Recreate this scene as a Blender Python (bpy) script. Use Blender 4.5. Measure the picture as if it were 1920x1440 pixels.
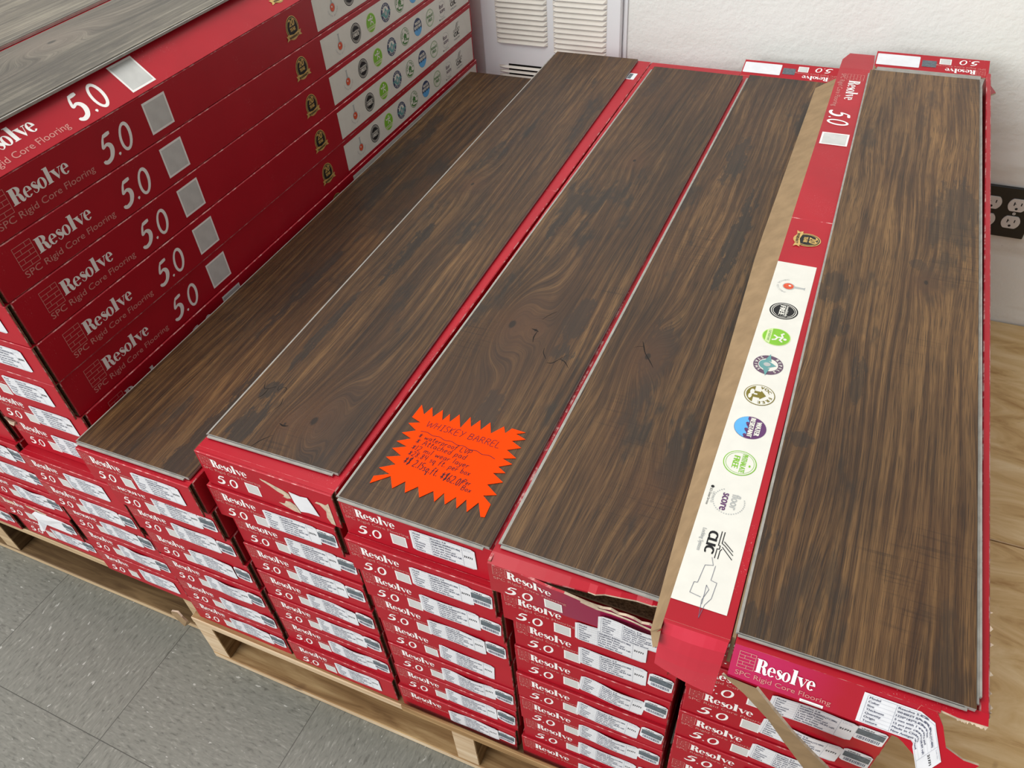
import bpy, bmesh, math, random
from mathutils import Vector, Matrix
random.seed(7)
for o in list(bpy.data.objects): bpy.data.objects.remove(o)
S = bpy.context.scene
COL = S.collection

# ------------------------------------------------------------ camera, light, exposure
cam = bpy.data.cameras.new('camera'); cam.sensor_width = 36; cam.lens = 36*1476.1/1920
cam.clip_start = .02; cam.clip_end = 60
co = bpy.data.objects.new('camera', cam); COL.objects.link(co)
co.matrix_world = Matrix(((0.9168, -0.2323, 0.3248, 0.6172), (0.3945, 0.6519, -0.6476, -0.3193), (-0.0613, 0.7219, 0.6893, 1.2806), (0, 0, 0, 1)))
S.camera = co
S.view_settings.view_transform = 'Standard'; S.view_settings.look = 'None'
S.view_settings.gamma = 1; S.view_settings.use_curve_mapping = False
S.view_settings.exposure = 0.0

world = bpy.data.worlds.new('world'); S.world = world; world.use_nodes = True
wn = world.node_tree.nodes; wl = world.node_tree.links
bg = wn['Background']; tc = wn.new('ShaderNodeTexCoord')
dot = wn.new('ShaderNodeVectorMath'); dot.operation = 'DOT_PRODUCT'; dot.inputs[1].default_value = Vector((-.72, -.45, .52)).normalized()
wl.new(tc.outputs['Generated'], dot.inputs[0])
wr = wn.new('ShaderNodeValToRGB'); wl.new(dot.outputs['Value'], wr.inputs[0])
wr.color_ramp.elements[0].position = 0.0; wr.color_ramp.elements[0].color = (.075, .072, .070, 1)
wr.color_ramp.elements[1].position = .95; wr.color_ramp.elements[1].color = (.86, .88, .90, 1)
wl.new(wr.outputs[0], bg.inputs['Color']); bg.inputs['Strength'].default_value = 1.15

def area(name, loc, target, sx, sy, power, color):
    l = bpy.data.lights.new(name, 'AREA'); l.shape = 'RECTANGLE'; l.size = sx; l.size_y = sy; l.energy = power; l.color = color
    o = bpy.data.objects.new(name, l); COL.objects.link(o); o.location = loc
    o.rotation_euler = (Vector(target)-Vector(loc)).to_track_quat('-Z', 'Y').to_euler()
    return o
area('window_daylight', (-1.5, -3.2, 2.1), (.3, .6, .5), 3.6, 2.2, 120, (1, .98, .95))
area('ceiling_panel_light', (-.5, .2, 2.75), (-.4, .4, 0), 1.2, 1.2, 30, (1, .98, .94))

# ------------------------------------------------------------ helpers: nodes
class NT:
    def __init__(s, name, rough=.5, spec=.5):
        s.m = bpy.data.materials.new(name); s.m.use_nodes = True
        s.t = s.m.node_tree; s.n = s.t.nodes; s.l = s.t.links
        s.b = s.n['Principled BSDF']; s.b.inputs['Roughness'].default_value = rough
        s.b.inputs['Specular IOR Level'].default_value = spec
    def put(s, sock, v):
        if hasattr(v, 'is_output'): s.l.new(v, sock)
        elif isinstance(v, (tuple, list)) and len(v) == 3 and sock.type == 'RGBA': sock.default_value = (*v, 1)
        else: sock.default_value = v
    def obj(s):
        return s.n.new('ShaderNodeTexCoord').outputs['Object']
    def math(s, op, a, b=0.0, c=None, clamp=False):
        n = s.n.new('ShaderNodeMath'); n.operation = op; n.use_clamp = clamp
        s.put(n.inputs[0], a); s.put(n.inputs[1], b)
        if c is not None: s.put(n.inputs[2], c)
        return n.outputs[0]
    def mapp(s, v, scale=(1, 1, 1), loc=(0, 0, 0), rot=(0, 0, 0)):
        n = s.n.new('ShaderNodeMapping'); s.l.new(v, n.inputs[0])
        n.inputs['Location'].default_value = loc; n.inputs['Rotation'].default_value = rot; n.inputs['Scale'].default_value = scale
        return n.outputs[0]
    def noise(s, v, scale=1, detail=3, rough=.55, dist=0.0):
        n = s.n.new('ShaderNodeTexNoise'); s.l.new(v, n.inputs['Vector'])
        n.inputs['Scale'].default_value = scale; n.inputs['Detail'].default_value = detail
        n.inputs['Roughness'].default_value = rough; n.inputs['Distortion'].default_value = dist
        return n.outputs['Fac']
    def ramp(s, f, stops, interp='LINEAR'):
        n = s.n.new('ShaderNodeValToRGB'); s.put(n.inputs[0], f); r = n.color_ramp; r.interpolation = interp
        while len(r.elements) < len(stops): r.elements.new(.5)
        for e, (p, c) in zip(r.elements, stops):
            e.position = p; e.color = (*c, 1) if len(c) == 3 else c
        return n.outputs[0]
    def mask(s, f, lo, hi):
        n = s.n.new('ShaderNodeMapRange'); s.put(n.inputs[0], f); n.inputs[1].default_value = lo; n.inputs[2].default_value = hi
        return n.outputs[0]
    def mix(s, f, a, b, mode='MIX'):
        n = s.n.new('ShaderNodeMix'); n.data_type = 'RGBA'; n.blend_type = mode
        s.put(n.inputs[0], f); s.put(n.inputs[6], a); s.put(n.inputs[7], b)
        return n.outputs[2]
    def bump(s, h, strength=.2, dist=.001):
        n = s.n.new('ShaderNodeBump'); n.inputs['Strength'].default_value = strength; n.inputs['Distance'].default_value = dist
        s.l.new(h, n.inputs['Height']); s.l.new(n.outputs[0], s.b.inputs['Normal'])
    def sep(s, v):
        n = s.n.new('ShaderNodeSeparateXYZ'); s.l.new(v, n.inputs[0]); return n.outputs
    def done(s, col=None):
        if col is not None: s.put(s.b.inputs['Base Color'], col)
        return s.m

def flat(name, col, rough=.5, spec=.4, var=.08, vs=60):
    t = NT(name, rough, spec); n = t.noise(t.obj(), vs, 3)
    d = tuple(c*(1-var) for c in col); u = tuple(min(1, c*(1+var)) for c in col)
    return t.done(t.ramp(n, [(.35, d), (.65, u)]))

def red_board(name, col=(.43, .006, .018), rough=.40, spec=.33):
    t = NT(name, rough, spec); P = t.obj()
    big = t.noise(P, 9, 3); c = t.ramp(big, [(.3, tuple(x*.9 for x in col)), (.7, tuple(min(1, x*1.08) for x in col))])
    zone = t.mask(t.noise(P, 14, 2), .60, .70)
    fl = t.mask(t.noise(t.mapp(P, (1, 1, .35)), 900, 2, .5), .66, .72)
    sc = t.math('MULTIPLY', zone, fl)
    c = t.mix(t.math('MULTIPLY', sc, .75), c, (.72, .42, .40))
    t.bump(t.noise(P, 38, 2), .12, .002)
    return t.done(c)

def worn_edge(name, base, pale=(.75, .45, .42)):
    t = NT(name, .5, .4); P = t.obj()
    m = t.mask(t.noise(P, 55, 5, .7), .50, .60)
    return t.done(t.mix(t.math('MULTIPLY', m, .75), base, pale))

RED = red_board('red coated carton')
EDGE = worn_edge('worn carton edge', (.46, .02, .035))
WHITE = flat('white print', (.95, .92, .90), .45, .4, .02)
PINK = flat('pale pink print', (.66, .28, .25), .45, .4, .05)
KRAFT = flat('brown kraft board', (.30, .205, .115), .8, .15, .10, 45)
KRAFTD = flat('corrugated raw edge', (.20, .13, .075), .9, .1, .5, 420)
TORN = flat('torn paper fibre', (.60, .48, .36), .9, .1, .18, 120)
STK = flat('white sticker paper', (.80, .81, .84), .5, .35, .03)
INK = flat('grey sticker ink', (.12, .13, .19), .6, .2, .05)
INKL = flat('sticker rule lines', (.42, .44, .50), .6, .2, .05)
BAR = flat('barcode block', (.12, .145, .165), .5, .3, .2, 300)
BLACK = flat('black print', (.010, .010, .012), .5, .3, .05)
GOLD = flat('gold print', (.62, .40, .12), .4, .5, .15, 300)
CREAM = flat('cream white print', (.78, .76, .69), .42, .45, .02)
GREEN = flat('leaf green print', (.22, .52, .03), .45, .4, .05)
LGREEN = flat('pale green print', (.62, .76, .36), .45, .4, .05)
DGREEN = flat('dark green print', (.05, .20, .03), .45, .4, .05)
OLIVE = flat('olive print', (.20, .16, .015), .45, .4, .05)
PURPLE = flat('purple print', (.12, .035, .14), .45, .4, .05)
TEAL = flat('teal print', (.13, .33, .33), .45, .4, .05)
SKYB = flat('light blue print', (.11, .42, .80), .45, .4, .05)
NAVY = flat('navy print', (.03, .05, .13), .45, .4, .05)
MAUVE = flat('mauve print', (.13, .07, .12), .45, .4, .05)
FLASK = flat('orange red flask print', (.72, .09, .03), .4, .4, .2, 400)
GREYP = flat('light grey print', (.45, .46, .45), .5, .3, .08)
QRP = flat('pale grey square print', (.62, .62, .60), .5, .3, .05)
SIGN = flat('fluorescent orange card', (1.0, .058, .001), .7, .08, .01)
PEN = flat('dark marker ink', (.030, .003, .012), .5, .3, .1)
PEN2 = flat('purple marker ink', (.05, .002, .018), .5, .3, .1)
CORE = flat('grey vinyl core', (.33, .315, .285), .5, .4, .12, 90)
CORED = flat('dark core groove', (.08, .075, .07), .6, .3, .1, 90)
def violet_sheen_board():
    t = NT('red carton with painted violet sheen', .25, .7); P = t.obj(); x = t.sep(P)[0]
    g = t.mask(t.math('ADD', x, t.math('MULTIPLY', t.noise(P, 25, 2), .03)), .055, .105)  # window reflection painted into the base colour, red turning violet
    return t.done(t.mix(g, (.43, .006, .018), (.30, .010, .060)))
VIOLET_SHEEN = violet_sheen_board()
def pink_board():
    t = NT('pink to red carton', .27, .7); P = t.obj(); x = t.sep(P)[0]
    g = t.mask(t.math('ADD', x, t.math('MULTIPLY', t.noise(P, 25, 2), .03)), .11, .05)  # base colour runs from pink at the left to red
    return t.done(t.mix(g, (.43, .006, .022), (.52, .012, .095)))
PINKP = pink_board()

# ------------------------------------------------------------ helpers: objects
def tag(o, label=None, cat=None, group=None, kind=None):
    if label: o['label'] = label
    if cat: o['category'] = cat
    if group: o['group'] = group
    if kind: o['kind'] = kind
    return o
def empty(name, loc, rz=0.0):
    o = bpy.data.objects.new(name, None); o.empty_display_size = .02; COL.objects.link(o)
    o.location = loc; o.rotation_euler = (0, 0, rz); return o
def link(name, me, parent=None, loc=(0, 0, 0), rot=(0, 0, 0)):
    o = bpy.data.objects.new(name, me); COL.objects.link(o)
    if parent is not None: o.parent = parent
    o.location = loc; o.rotation_euler = rot; return o

class MB:
    def __init__(s): s.v = []; s.f = []; s.m = []; s.mats = []
    def mi(s, mat):
        if mat not in s.mats: s.mats.append(mat)
        return s.mats.index(mat)
    def face(s, pts, mat):
        i = len(s.v); s.v += [tuple(p) for p in pts]; s.f.append(tuple(range(i, i+len(pts)))); s.m.append(s.mi(mat))
    def box(s, x0, x1, y0, y1, z0, z1, mat, mats=None):
        p = [(x0, y0, z0), (x1, y0, z0), (x1, y1, z0), (x0, y1, z0), (x0, y0, z1), (x1, y0, z1), (x1, y1, z1), (x0, y1, z1)]
        q = dict(bottom=(0, 3, 2, 1), top=(4, 5, 6, 7), front=(0, 1, 5, 4), right=(1, 2, 6, 5), back=(2, 3, 7, 6), left=(3, 0, 4, 7))
        for k, f in q.items(): s.face([p[i] for i in f], (mats or {}).get(k, mat))
    def bevelbox(s, x0, x1, y0, y1, z0, z1, w, mat, emat, mats=None, seg=1):
        bm = bmesh.new(); bmesh.ops.create_cube(bm, size=1)
        for v in bm.verts: v.co = Vector(((x0+x1)/2+v.co.x*(x1-x0), (y0+y1)/2+v.co.y*(y1-y0), (z0+z1)/2+v.co.z*(z1-z0)))
        bmesh.ops.bevel(bm, geom=bm.edges[:], offset=w, segments=seg, affect='EDGES', profile=.5)
        bm.normal_update()
        for f in bm.faces:
            n = f.normal; a = max(abs(n.x), abs(n.y), abs(n.z)); m = mat
            if a < .999: m = emat
            elif mats:
                k = 'top' if n.z > .9 else 'bottom' if n.z < -.9 else 'front' if n.y < -.9 else 'back' if n.y > .9 else 'right' if n.x > .9 else 'left'
                m = mats.get(k, mat)
            s.face([v.co[:] for v in f.verts], m)
        bm.free()
    def slab(s, top, bot, mat, emat=None, bmat=None):
        """closed sheet with thickness: two matching outlines"""
        s.face(top, mat); s.face(bot[::-1], bmat or mat)
        n = len(top)
        for i in range(n):
            j = (i+1) % n; s.face([top[j], top[i], bot[i], bot[j]], emat or mat)
    def mesh(s, name, smooth=False):
        me = bpy.data.meshes.new(name); me.from_pydata(s.v, [], s.f)
        for m in s.mats: me.materials.append(m)
        me.polygons.foreach_set('material_index', s.m)
        if smooth: me.polygons.foreach_set('use_smooth', [True]*len(s.f))
        me.update(); return me
    def add(s, other, fn=lambda p: p):
        i = len(s.v); s.v += [tuple(fn(p)) for p in other.v]
        for f, m in zip(other.f, other.m): s.f.append(tuple(k+i for k in f)); s.m.append(s.mi(other.mats[m]))

# --- text from the built-in font, turned into flat polygons once per string
_T = {}
def text_geo(txt):
    if txt in _T: return _T[txt]
    cu = bpy.data.curves.new('t', 'FONT'); cu.body = txt; cu.size = 1; cu.resolution_u = 3
    ob = bpy.data.objects.new('t', cu); COL.objects.link(ob)
    dg = bpy.context.evaluated_depsgraph_get(); me = bpy.data.meshes.new_from_object(ob.evaluated_get(dg))
    v = [(p.co.x, p.co.y) for p in me.vertices]; f = [tuple(p.vertices) for p in me.polygons]
    bpy.data.objects.remove(ob); bpy.data.curves.remove(cu); bpy.data.meshes.remove(me)
    _T[txt] = (v, f); return _T[txt]
CAP = max(p[1] for p in text_geo('H')[0])

class Sheet:
    """flat print: polygons in (u, v) with a layer number"""
    def __init__(s): s.p = []
    def poly(s, pts, mat, layer=1): s.p.append((pts, mat, layer))
    def rect(s, x0, y0, x1, y1, mat, layer=1): s.poly([(x0, y0), (x1, y0), (x1, y1), (x0, y1)], mat, layer)
    def rrect(s, x0, y0, x1, y1, r, mat, layer=1):
        pts = []
        for cx, cy, a in ((x1-r, y0+r, -90), (x1-r, y1-r, 0), (x0+r, y1-r, 90), (x0+r, y0+r, 180)):
            for k in range(5):
                t = math.radians(a+k*22.5); pts.append((cx+r*math.cos(t), cy+r*math.sin(t)))
        s.poly(pts, mat, layer)
    def ell(s, cx, cy, rx, ry, mat, layer=1, a0=0, a1=360, n=28):
        full = a1-a0 >= 360; k = n if full else n+1
        s.poly([(cx+rx*math.cos(math.radians(a0+(a1-a0)*i/n)), cy+ry*math.sin(math.radians(a0+(a1-a0)*i/n))) for i in range(k)], mat, layer)
    def ring(s, cx, cy, rx, ry, ix, iy, mat, layer=1, a0=0, a1=360, n=28, dx=0, sh=0):
        for i in range(n):
            q = []
            for a, (ex, ey, d) in ((i, (rx, ry, 0)), (i+1, (rx, ry, 0)), (i+1, (ix, iy, dx)), (i, (ix, iy, dx))):
                t = math.radians(a0+(a1-a0)*a/n); x, y = ex*math.cos(t)+d, ey*math.sin(t); q.append((cx+x+sh*y, cy+y))
            s.poly(q, mat, layer)
    def line(s, pts, w, mat, layer=1, closed=False):
        if closed: pts = pts+[pts[0]]
        if mat is INKL:
            fine_ = []
            for a, b in zip(pts, pts[1:]):
                k = max(1, int(math.hypot(b[0]-a[0], b[1]-a[1])/.004)); fine_ += [(a[0]+(b[0]-a[0])*i/k, a[1]+(b[1]-a[1])*i/k) for i in range(k)]
            pts = fine_+[pts[-1]]
        for a, b in zip(pts, pts[1:]):
            dx, dy = b[0]-a[0], b[1]-a[1]; L = math.hypot(dx, dy) or 1; nx, ny = -dy/L*w/2, dx/L*w/2; ex, ey = dx/L*w*.3, dy/L*w*.3
            s.poly([(a[0]-nx-ex, a[1]-ny-ey), (b[0]-nx+ex, b[1]-ny+ey), (b[0]+nx+ex, b[1]+ny+ey), (a[0]+nx-ex, a[1]+ny-ey)], mat, layer)
    def stroke(s, pts, mat, layer=1, xf=lambda x, y: (x, y), n=6):
        """pts = (x, y, half width); Catmull-Rom smoothed brush stroke"""
        P = [pts[0]]+list(pts)+[pts[-1]]; out = []
        for i in range(1, len(P)-2):
            for k in range(n if i < len(P)-3 else n+1):
                t = k/n
                out.append([.5*(2*P[i][c]+(P[i+1][c]-P[i-1][c])*t+(2*P[i-1][c]-5*P[i][c]+4*P[i+1][c]-P[i+2][c])*t*t+(-P[i-1][c]+3*P[i][c]-3*P[i+1][c]+P[i+2][c])*t**3) for c in range(3)])
        L = []; R = []
        for i, (x, y, w) in enumerate(out):
            a = out[max(i-1, 0)]; b = out[min(i+1, len(out)-1)]; dx, dy = b[0]-a[0], b[1]-a[1]; d = math.hypot(dx, dy) or 1
            L.append(xf(x-dy/d*w, y+dx/d*w)); R.append(xf(x+dy/d*w, y-dx/d*w))
        for i in range(len(out)-1): s.poly([R[i], R[i+1], L[i+1], L[i]], mat, layer)
    def text(s, txt, x, y, h, mat, layer=1, w=None, align='l', rot=0, bold=0, slant=0):
        v, f = text_geo(txt); x0 = min(p[0] for p in v); x1 = max(p[0] for p in v); k = h/CAP
        kx = k if w is None else w/(x1-x0); off = {'l': -x0, 'c': -(x0+x1)/2, 'r': -x1}[align]
        c, sn = math.cos(rot), math.sin(rot)
        for b in ([0] if not bold else [-bold, 0, bold]):
            V = []
            for p in v:
                px, py = (p[0]+off)*kx+b+slant*p[1]*k, p[1]*k; V.append((x+px*c-py*sn, y+px*sn+py*c))
            for q in f: s.poly([V[i] for i in q], mat, layer)
    def arc(s, txt, cx, cy, r, a, da, h, mat, layer=1, bold=0, inward=False):
        n = len(txt)
        for i, ch in enumerate(txt):
            if ch == ' ': continue
            t = math.radians(a-da*(i-(n-1)/2)) if not inward else math.radians(a+da*(i-(n-1)/2))
            rr = r if not inward else r+h
            s.text(ch, cx+rr*math.cos(t), cy+rr*math.sin(t), h, mat, layer, align='c', rot=t-math.pi/2 if not inward else t+math.pi/2, bold=bold)
    def sub(s, other, fn):
        for pts, m, l in other.p: s.p.append(([fn(*q) for q in pts], m, l))
    def into(s, mb, fn, eps=.00012, flip=False):
        for i, (pts, m, l) in enumerate(s.p):
            q = [fn(x, y, l*eps+(i % 9)*2.5e-6) for x, y in pts]
            mb.face(q[::-1] if flip else q, m)

# --- the display word: heavy high-contrast serif letters drawn from shapes, cap height 1
def word_resolve(mat, layer=1):
    s = Sheet(); x = 0
    s.rect(.08, 0, .38, 1, mat, layer); s.rect(0, 0, .46, .045, mat, layer); s.rect(0, .955, .46, 1, mat, layer)      # R
    s.ring(.40, .74, .38, .26, .12, .215, mat, layer, -90, 90, 16); s.rect(.30, .955, .42, 1, mat, layer); s.rect(.30, .48, .42, .525, mat, layer)
    s.stroke([(.44, .50, .03), (.60, .42, .10), (.66, .22, .125), (.72, .05, .10), (.84, .03, .035), (.90, .12, .02)], mat, layer)
    def o(cx): s.ring(cx, .33, .305, .35, .115, .30, mat, layer)
    def e(cx):
        s.ring(cx, .33, .295, .35, .105, .30, mat, layer, 8, 318, 26); s.rect(cx-.12, .335, cx+.290, .385, mat, layer)
    e(1.18)
    s.stroke([(1.93-.06, .60, .02), (1.93-.08, .50, .02)], mat, layer)                                            # s
    s.stroke([(1.86, .56, .02), (1.76, .655, .025), (1.64, .61, .05), (1.60, .52, .075), (1.70, .40, .11), (1.83, .29, .115), (1.88, .16, .075), (1.80, .04, .035), (1.68, -.005, .022), (1.58, .08, .02), (1.55, .20, .02)], mat, layer)
    o(2.24)
    s.rect(2.65, 0, 2.93, 1.04, mat, layer); s.rect(2.57, 0, 2.98, .045, mat, layer); s.rect(2.57, .995, 2.80, 1.04, mat, layer)   # l
    s.poly([(3.03, .66), (3.30, .66), (3.50, .14), (3.41, -.02)], mat, layer); s.poly([(3.41, -.02), (3.50, .14), (3.70, .66), (3.65, .66)], mat, layer)  # v
    s.rect(2.97, .62, 3.38, .665, mat, layer); s.rect(3.54, .62, 3.80, .665, mat, layer)
    e(4.02)
    return s   # width 4.28
RES_W = 4.28
RESOLVE = word_resolve(WHITE)
def num50(mat, layer=1):
    """brush written 5.0 in a unit-high box, width about 1.9"""
    s = Sheet(); sl = .16; xf = lambda x, y: (x+sl*y, y)
    s.stroke([(.62, .93, .05), (.50, .92, .07), (.30, .90, .06)], mat, layer, xf)
    s.stroke([(.32, .93, .03), (.25, .78, .05), (.20, .60, .055), (.22, .55, .05), (.38, .60, .055), (.52, .50, .085), (.55, .32, .10), (.45, .12, .085), (.26, .04, .075), (.12, .08, .06), (.10, .14, .05)], mat, layer, xf)
    s.stroke([(.80, .05, .045), (.84, .08, .055), (.86, .12, .03)], mat, layer, xf)
    s.ring(1.36, .50, .30, .50, .175, .385, mat, layer, sh=.16, dx=-.01, n=26)
    return s
NUM = num50(WHITE)

def brick_logo(s, x, y, w, h, mat, t):
    s.line([(x, y), (x+w, y), (x+w, y+h), (x, y+h)], t, mat, 1, True)
    for k in range(1, 5): s.line([(x, y+h*k/5), (x+w, y+h*k/5)], t, mat)
    for k, cs in enumerate(((.55,), (.30,), (.70,), (.35,), (.68,))):
        for c in cs: s.line([(x+w*c, y+h*k/5), (x+w*c, y+h*(k+1)/5)], t, mat)

def end_print(five=True):
    """print of the narrow end: u from left edge, v down from the top edge (negative)"""
    s = Sheet()
    brick_logo(s, .0050, -.0208, .0140, .0160, PINK, .00045)
    k = .0490/RES_W; s.sub(RESOLVE, lambda x, y: (.0202+x*k, -.0206+y*.0138))
    s.text('SPC Rigid Core Flooring', .0050, -.0287, .0046, PINK, w=.0800)
    if five:
        s.sub(NUM, lambda x, y: (.0150+x*.0198, -.0515+y*.0165))
        s.rect(.0608, -.0500, .0800, -.0312, WHITE, 1); s.rect(.0622, -.0486, .0786, -.0326, QRP, 2)
    return s

def badge(s, cx, cy, r):
    s.ell(cx, cy, r, r*1.12, GOLD, 2, n=40); s.ell(cx, cy, r*.92, r*1.03, BLACK, 3, n=36); s.ring(cx, cy, r*.84, r*.94, r*.78, r*.88, GOLD, 4, n=32)
    s.text('20', cx, cy+r*.18, r*.62, GOLD, 5, w=r*.85, align='c', bold=r*.04); s.text('YEAR', cx, cy-r*.28, r*.34, GOLD, 5, w=r*.85, align='c', bold=r*.025)
    s.poly([(cx-r*1.25, cy-r*.98), (cx-r*1.05, cy-r*.72), (cx-r*1.22, cy-r*.45), (cx-r*.85, cy-r*.5), (cx-r*.80, cy-r*.92)], GOLD, 5)
    s.poly([(cx+r*1.25, cy-r*.98), (cx+r*1.05, cy-r*.72), (cx+r*1.22, cy-r*.45), (cx+r*.85, cy-r*.5), (cx+r*.80, cy-r*.92)], GOLD, 5)
    s.poly([(cx-r*.95, cy-r*.86), (cx, cy-r*1.05), (cx+r*.95, cy-r*.86), (cx+r*.95, cy-r*.42), (cx, cy-r*.60), (cx-r*.95, cy-r*.42)], GOLD, 6)
    s.text('WARRANTY', cx, cy-r*.90, r*.24, BLACK, 7, w=r*1.6, align='c', bold=r*.015)

def icons(s, u0, cv, pitch, r, dark=False):
    c = [u0+pitch*i for i in range(9)]
    x = c[0]                                                                                     # flask
    s.poly([(x-r*.14, cv+r*.15), (x+r*.14, cv+r*.15), (x+r*.10, cv+r*.95), (x+r*.2, cv+r*1.05), (x-r*.2, cv+r*1.05), (x-r*.10, cv+r*.95)], GREYP, 2)
    s.ell(x, cv-r*.15, r*.44, r*.46, GREYP, 2); s.ell(x, cv-r*.17, r*.38, r*.38, FLASK, 3); s.ell(x-r*.08, cv-r*.08, r*.10, r*.1, CREAM, 4)
    s.arc('CHEMICAL RESISTANT', x, cv-r*.1, r*.78, -90, 9, r*.16, GREYP, 2, inward=True)
    x = c[1]                                                                                     # formaldehyde free
    s.ell(x, cv, r, r*1.02, BLACK, 2, n=36); s.ring(x, cv, r*.90, r*.92, r*.84, r*.86, CREAM, 3); s.ell(x, cv, r*.74, r*.76, BLACK, 4); s.ring(x, cv, r*.76, r*.78, r*.72, r*.74, CREAM, 4)
    s.rect(x-r*.72, cv-r*.30, x+r*.72, cv+r*.34, BLACK, 5)
    s.text('Formaldehyde', x, cv+r*.12, r*.20, CREAM, 6, w=r*1.3, align='c', bold=r*.01); s.text('FREE', x, cv-r*.30, r*.36, CREAM, 6, w=r*1.15, align='c', bold=r*.04)
    x = c[2]                                                                                     # slip resistant
    s.ell(x, cv, r*.98, r, LGREEN, 2, n=36); s.ell(x, cv, r*.92, r*.94, GREEN, 3, n=36)
    s.poly([(x-r*.85, cv-r*.35), (x+r*.85, cv-r*.35), (x+r*.62, cv-r*.70), (x-r*.62, cv-r*.70)], LGREEN, 4)
    s.text('SLIP RESISTANT', x, cv-r*.58, r*.16, DGREEN, 5, w=r*1.2, align='c')
    s.ell(x+r*.12, cv+r*.62, r*.12, r*.12, CREAM, 4)
    for a in (((-.05, .45), (.02, .10), (-.15, -.15)), ((.02, .10), (.30, -.02), (.38, -.22)), ((-.05, .45), (-.36, .32), (-.50, .46)), ((-.02, .42), (.30, .28), (.45, .45))):
        s.line([(x+p*r, cv+q*r) for p, q in a], r*.13, CREAM, 4)
    x = c[3]                                                                                     # repels stains
    m1, m2 = (NAVY, TEAL) if dark else (MAUVE, TEAL)
    s.ell(x, cv, r, r, m1, 2, n=36); s.ell(x, cv, r*.66, r*.66, CREAM, 3); s.ell(x, cv-r*.12, r*.50, r*.50, m2, 4, 180, 360)
    s.poly([(x, cv+r*.55), (x+r*.42, cv-r*.1), (x, cv-r*.35), (x-r*.42, cv-r*.1)], TEAL, 5); s.poly([(x-r*1.15, cv-r*.02), (x-r*.35, cv+r*.16), (x-r*.45, cv-r*.28)], m2, 5)
    s.poly([(x+r*1.15, cv-r*.02), (x+r*.35, cv+r*.16), (x+r*.45, cv-r*.28)], m2, 5); s.ell(x, cv-r*.08, r*.2, r*.24, GREYP, 6)
    s.arc('REPELS', x, cv, r*.72, 90, 20, r*.2, CREAM, 5, bold=r*.015); s.arc('STAINS', x, cv, r*.72, -90, 20, r*.2, CREAM, 5, inward=True, bold=r*.015)
    x = c[4]                                                                                     # voc free
    m = DGREEN if dark else OLIVE
    s.ell(x, cv, r, r, m, 2, n=36); s.ell(x, cv, r*.94, r*.94, CREAM, 3, n=36)
    s.ell(x, cv, r*.86, r*.86, m, 4, 205, 335); s.poly([(x-r*.30, cv-r*.38), (x+r*.30, cv-r*.38), (x+r*.30, cv+r*.05), (x+r*.44, cv+r*.05), (x, cv+r*.42), (x-r*.44, cv+r*.05), (x-r*.30, cv+r*.05)], m, 5)
    s.ell(x-r*.18, cv-r*.50, r*.26, r*.14, CREAM, 6); s.ell(x+r*.26, cv-r*.58, r*.24, r*.11, CREAM, 6); s.rect(x-r*.07, cv-r*.38, x+r*.07, cv-r*.14, CREAM, 6)
    s.arc('VOC FREE', x, cv, r*.60, 90, 24, r*.24, m, 5, bold=r*.02)
    x = c[5]                                                                                     # water resistant
    m = NAVY if dark else PURPLE
    s.ell(x, cv, r, r, m, 2, n=36); s.ell(x, cv, r*.98, r*.98, SKYB, 3, 195, 345)
    for d in (-.45, .10, .62): s.ell(x+d*r, cv-r*.30, r*.24, r*.17, SKYB, 4); s.ell(x+d*r+r*.12, cv-r*.22, r*.12, r*.10, m, 5)
    s.text('WATER', x, cv+r*.32, r*.32, CREAM, 6, w=r*1.25, align='c', bold=r*.03); s.text('RESISTANT', x, cv-r*.08, r*.30, CREAM, 6, w=r*1.7, align='c', bold=r*.03)
    x = c[6]                                                                                     # phthalate free
    s.ell(x, cv, r*1.02, r, GREEN if not dark else DGREEN, 2, n=36); s.ell(x, cv, r*.96, r*.94, CREAM, 3, n=36); s.ring(x, cv, r*.88, r*.86, r*.85, r*.83, GREEN, 4)
    s.text('PHTHALATE', x, cv+r*.05, r*.32, GREEN if not dark else DGREEN, 4, w=r*1.5, align='c', bold=r*.02); s.text('FREE', x, cv-r*.42, r*.36, GREEN if not dark else DGREEN, 4, w=r*1.0, align='c', bold=r*.03)
    s.ell(x+r*.1, cv+r*.60, r*.10, r*.06, GREEN, 4)
    x = c[7]                                                                                     # floor score
    for k in range(30):
        t = math.radians(-150+k*9); s.ell(x+r*.95*math.cos(t), cv+r*.95*math.sin(t)*.95, r*.045, r*.045, GREYP, 2, n=6)
    s.text('floor', x-r*.05, cv+r*.10, r*.50, MAUVE if dark else GREYP, 3, w=r*1.15, align='c', bold=r*.012); s.text('score', x+r*.1, cv-r*.42, r*.50, PURPLE if not dark else MAUVE, 3, w=r*1.3, align='c', bold=r*.02)
    s.text('CERTIFIED BY', x, cv-r*1.02, r*.12, GREYP, 3, w=r*.9, align='c'); s.text('SCS Global Services', x, cv-r*1.22, r*.14, BLACK, 3, w=r*1.3, align='c'); s.ell(x-r*.80, cv-r*1.12, r*.1, r*.1, BLACK, 3)
    x = c[8]                                                                                     # clic
    s.text('CLIC', x, cv-r*.55, r*.52, BLACK, 3, w=r*1.5, align='c', bold=r*.05); s.text('Locking System', x, cv-r*.95, r*.22, GREYP, 3, w=r*1.6, align='c', bold=r*.01)
    for a in (((-.9, .12), (.1, .12), (.1, .22), (.35, .22), (.35, .1), (1.0, .1)), ((-.9, .28), (-.1, .28), (0, .45), (.5, 1.0)), ((.15, .35), (.8, 1.0)), ((.3, .35), (.45, .28), (1.0, .28)), ((-.25, .38), (.25, .95))):
        s.line([(x+p*r, cv+q*r) for p, q in a], r*.05, BLACK, 3)

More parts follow.
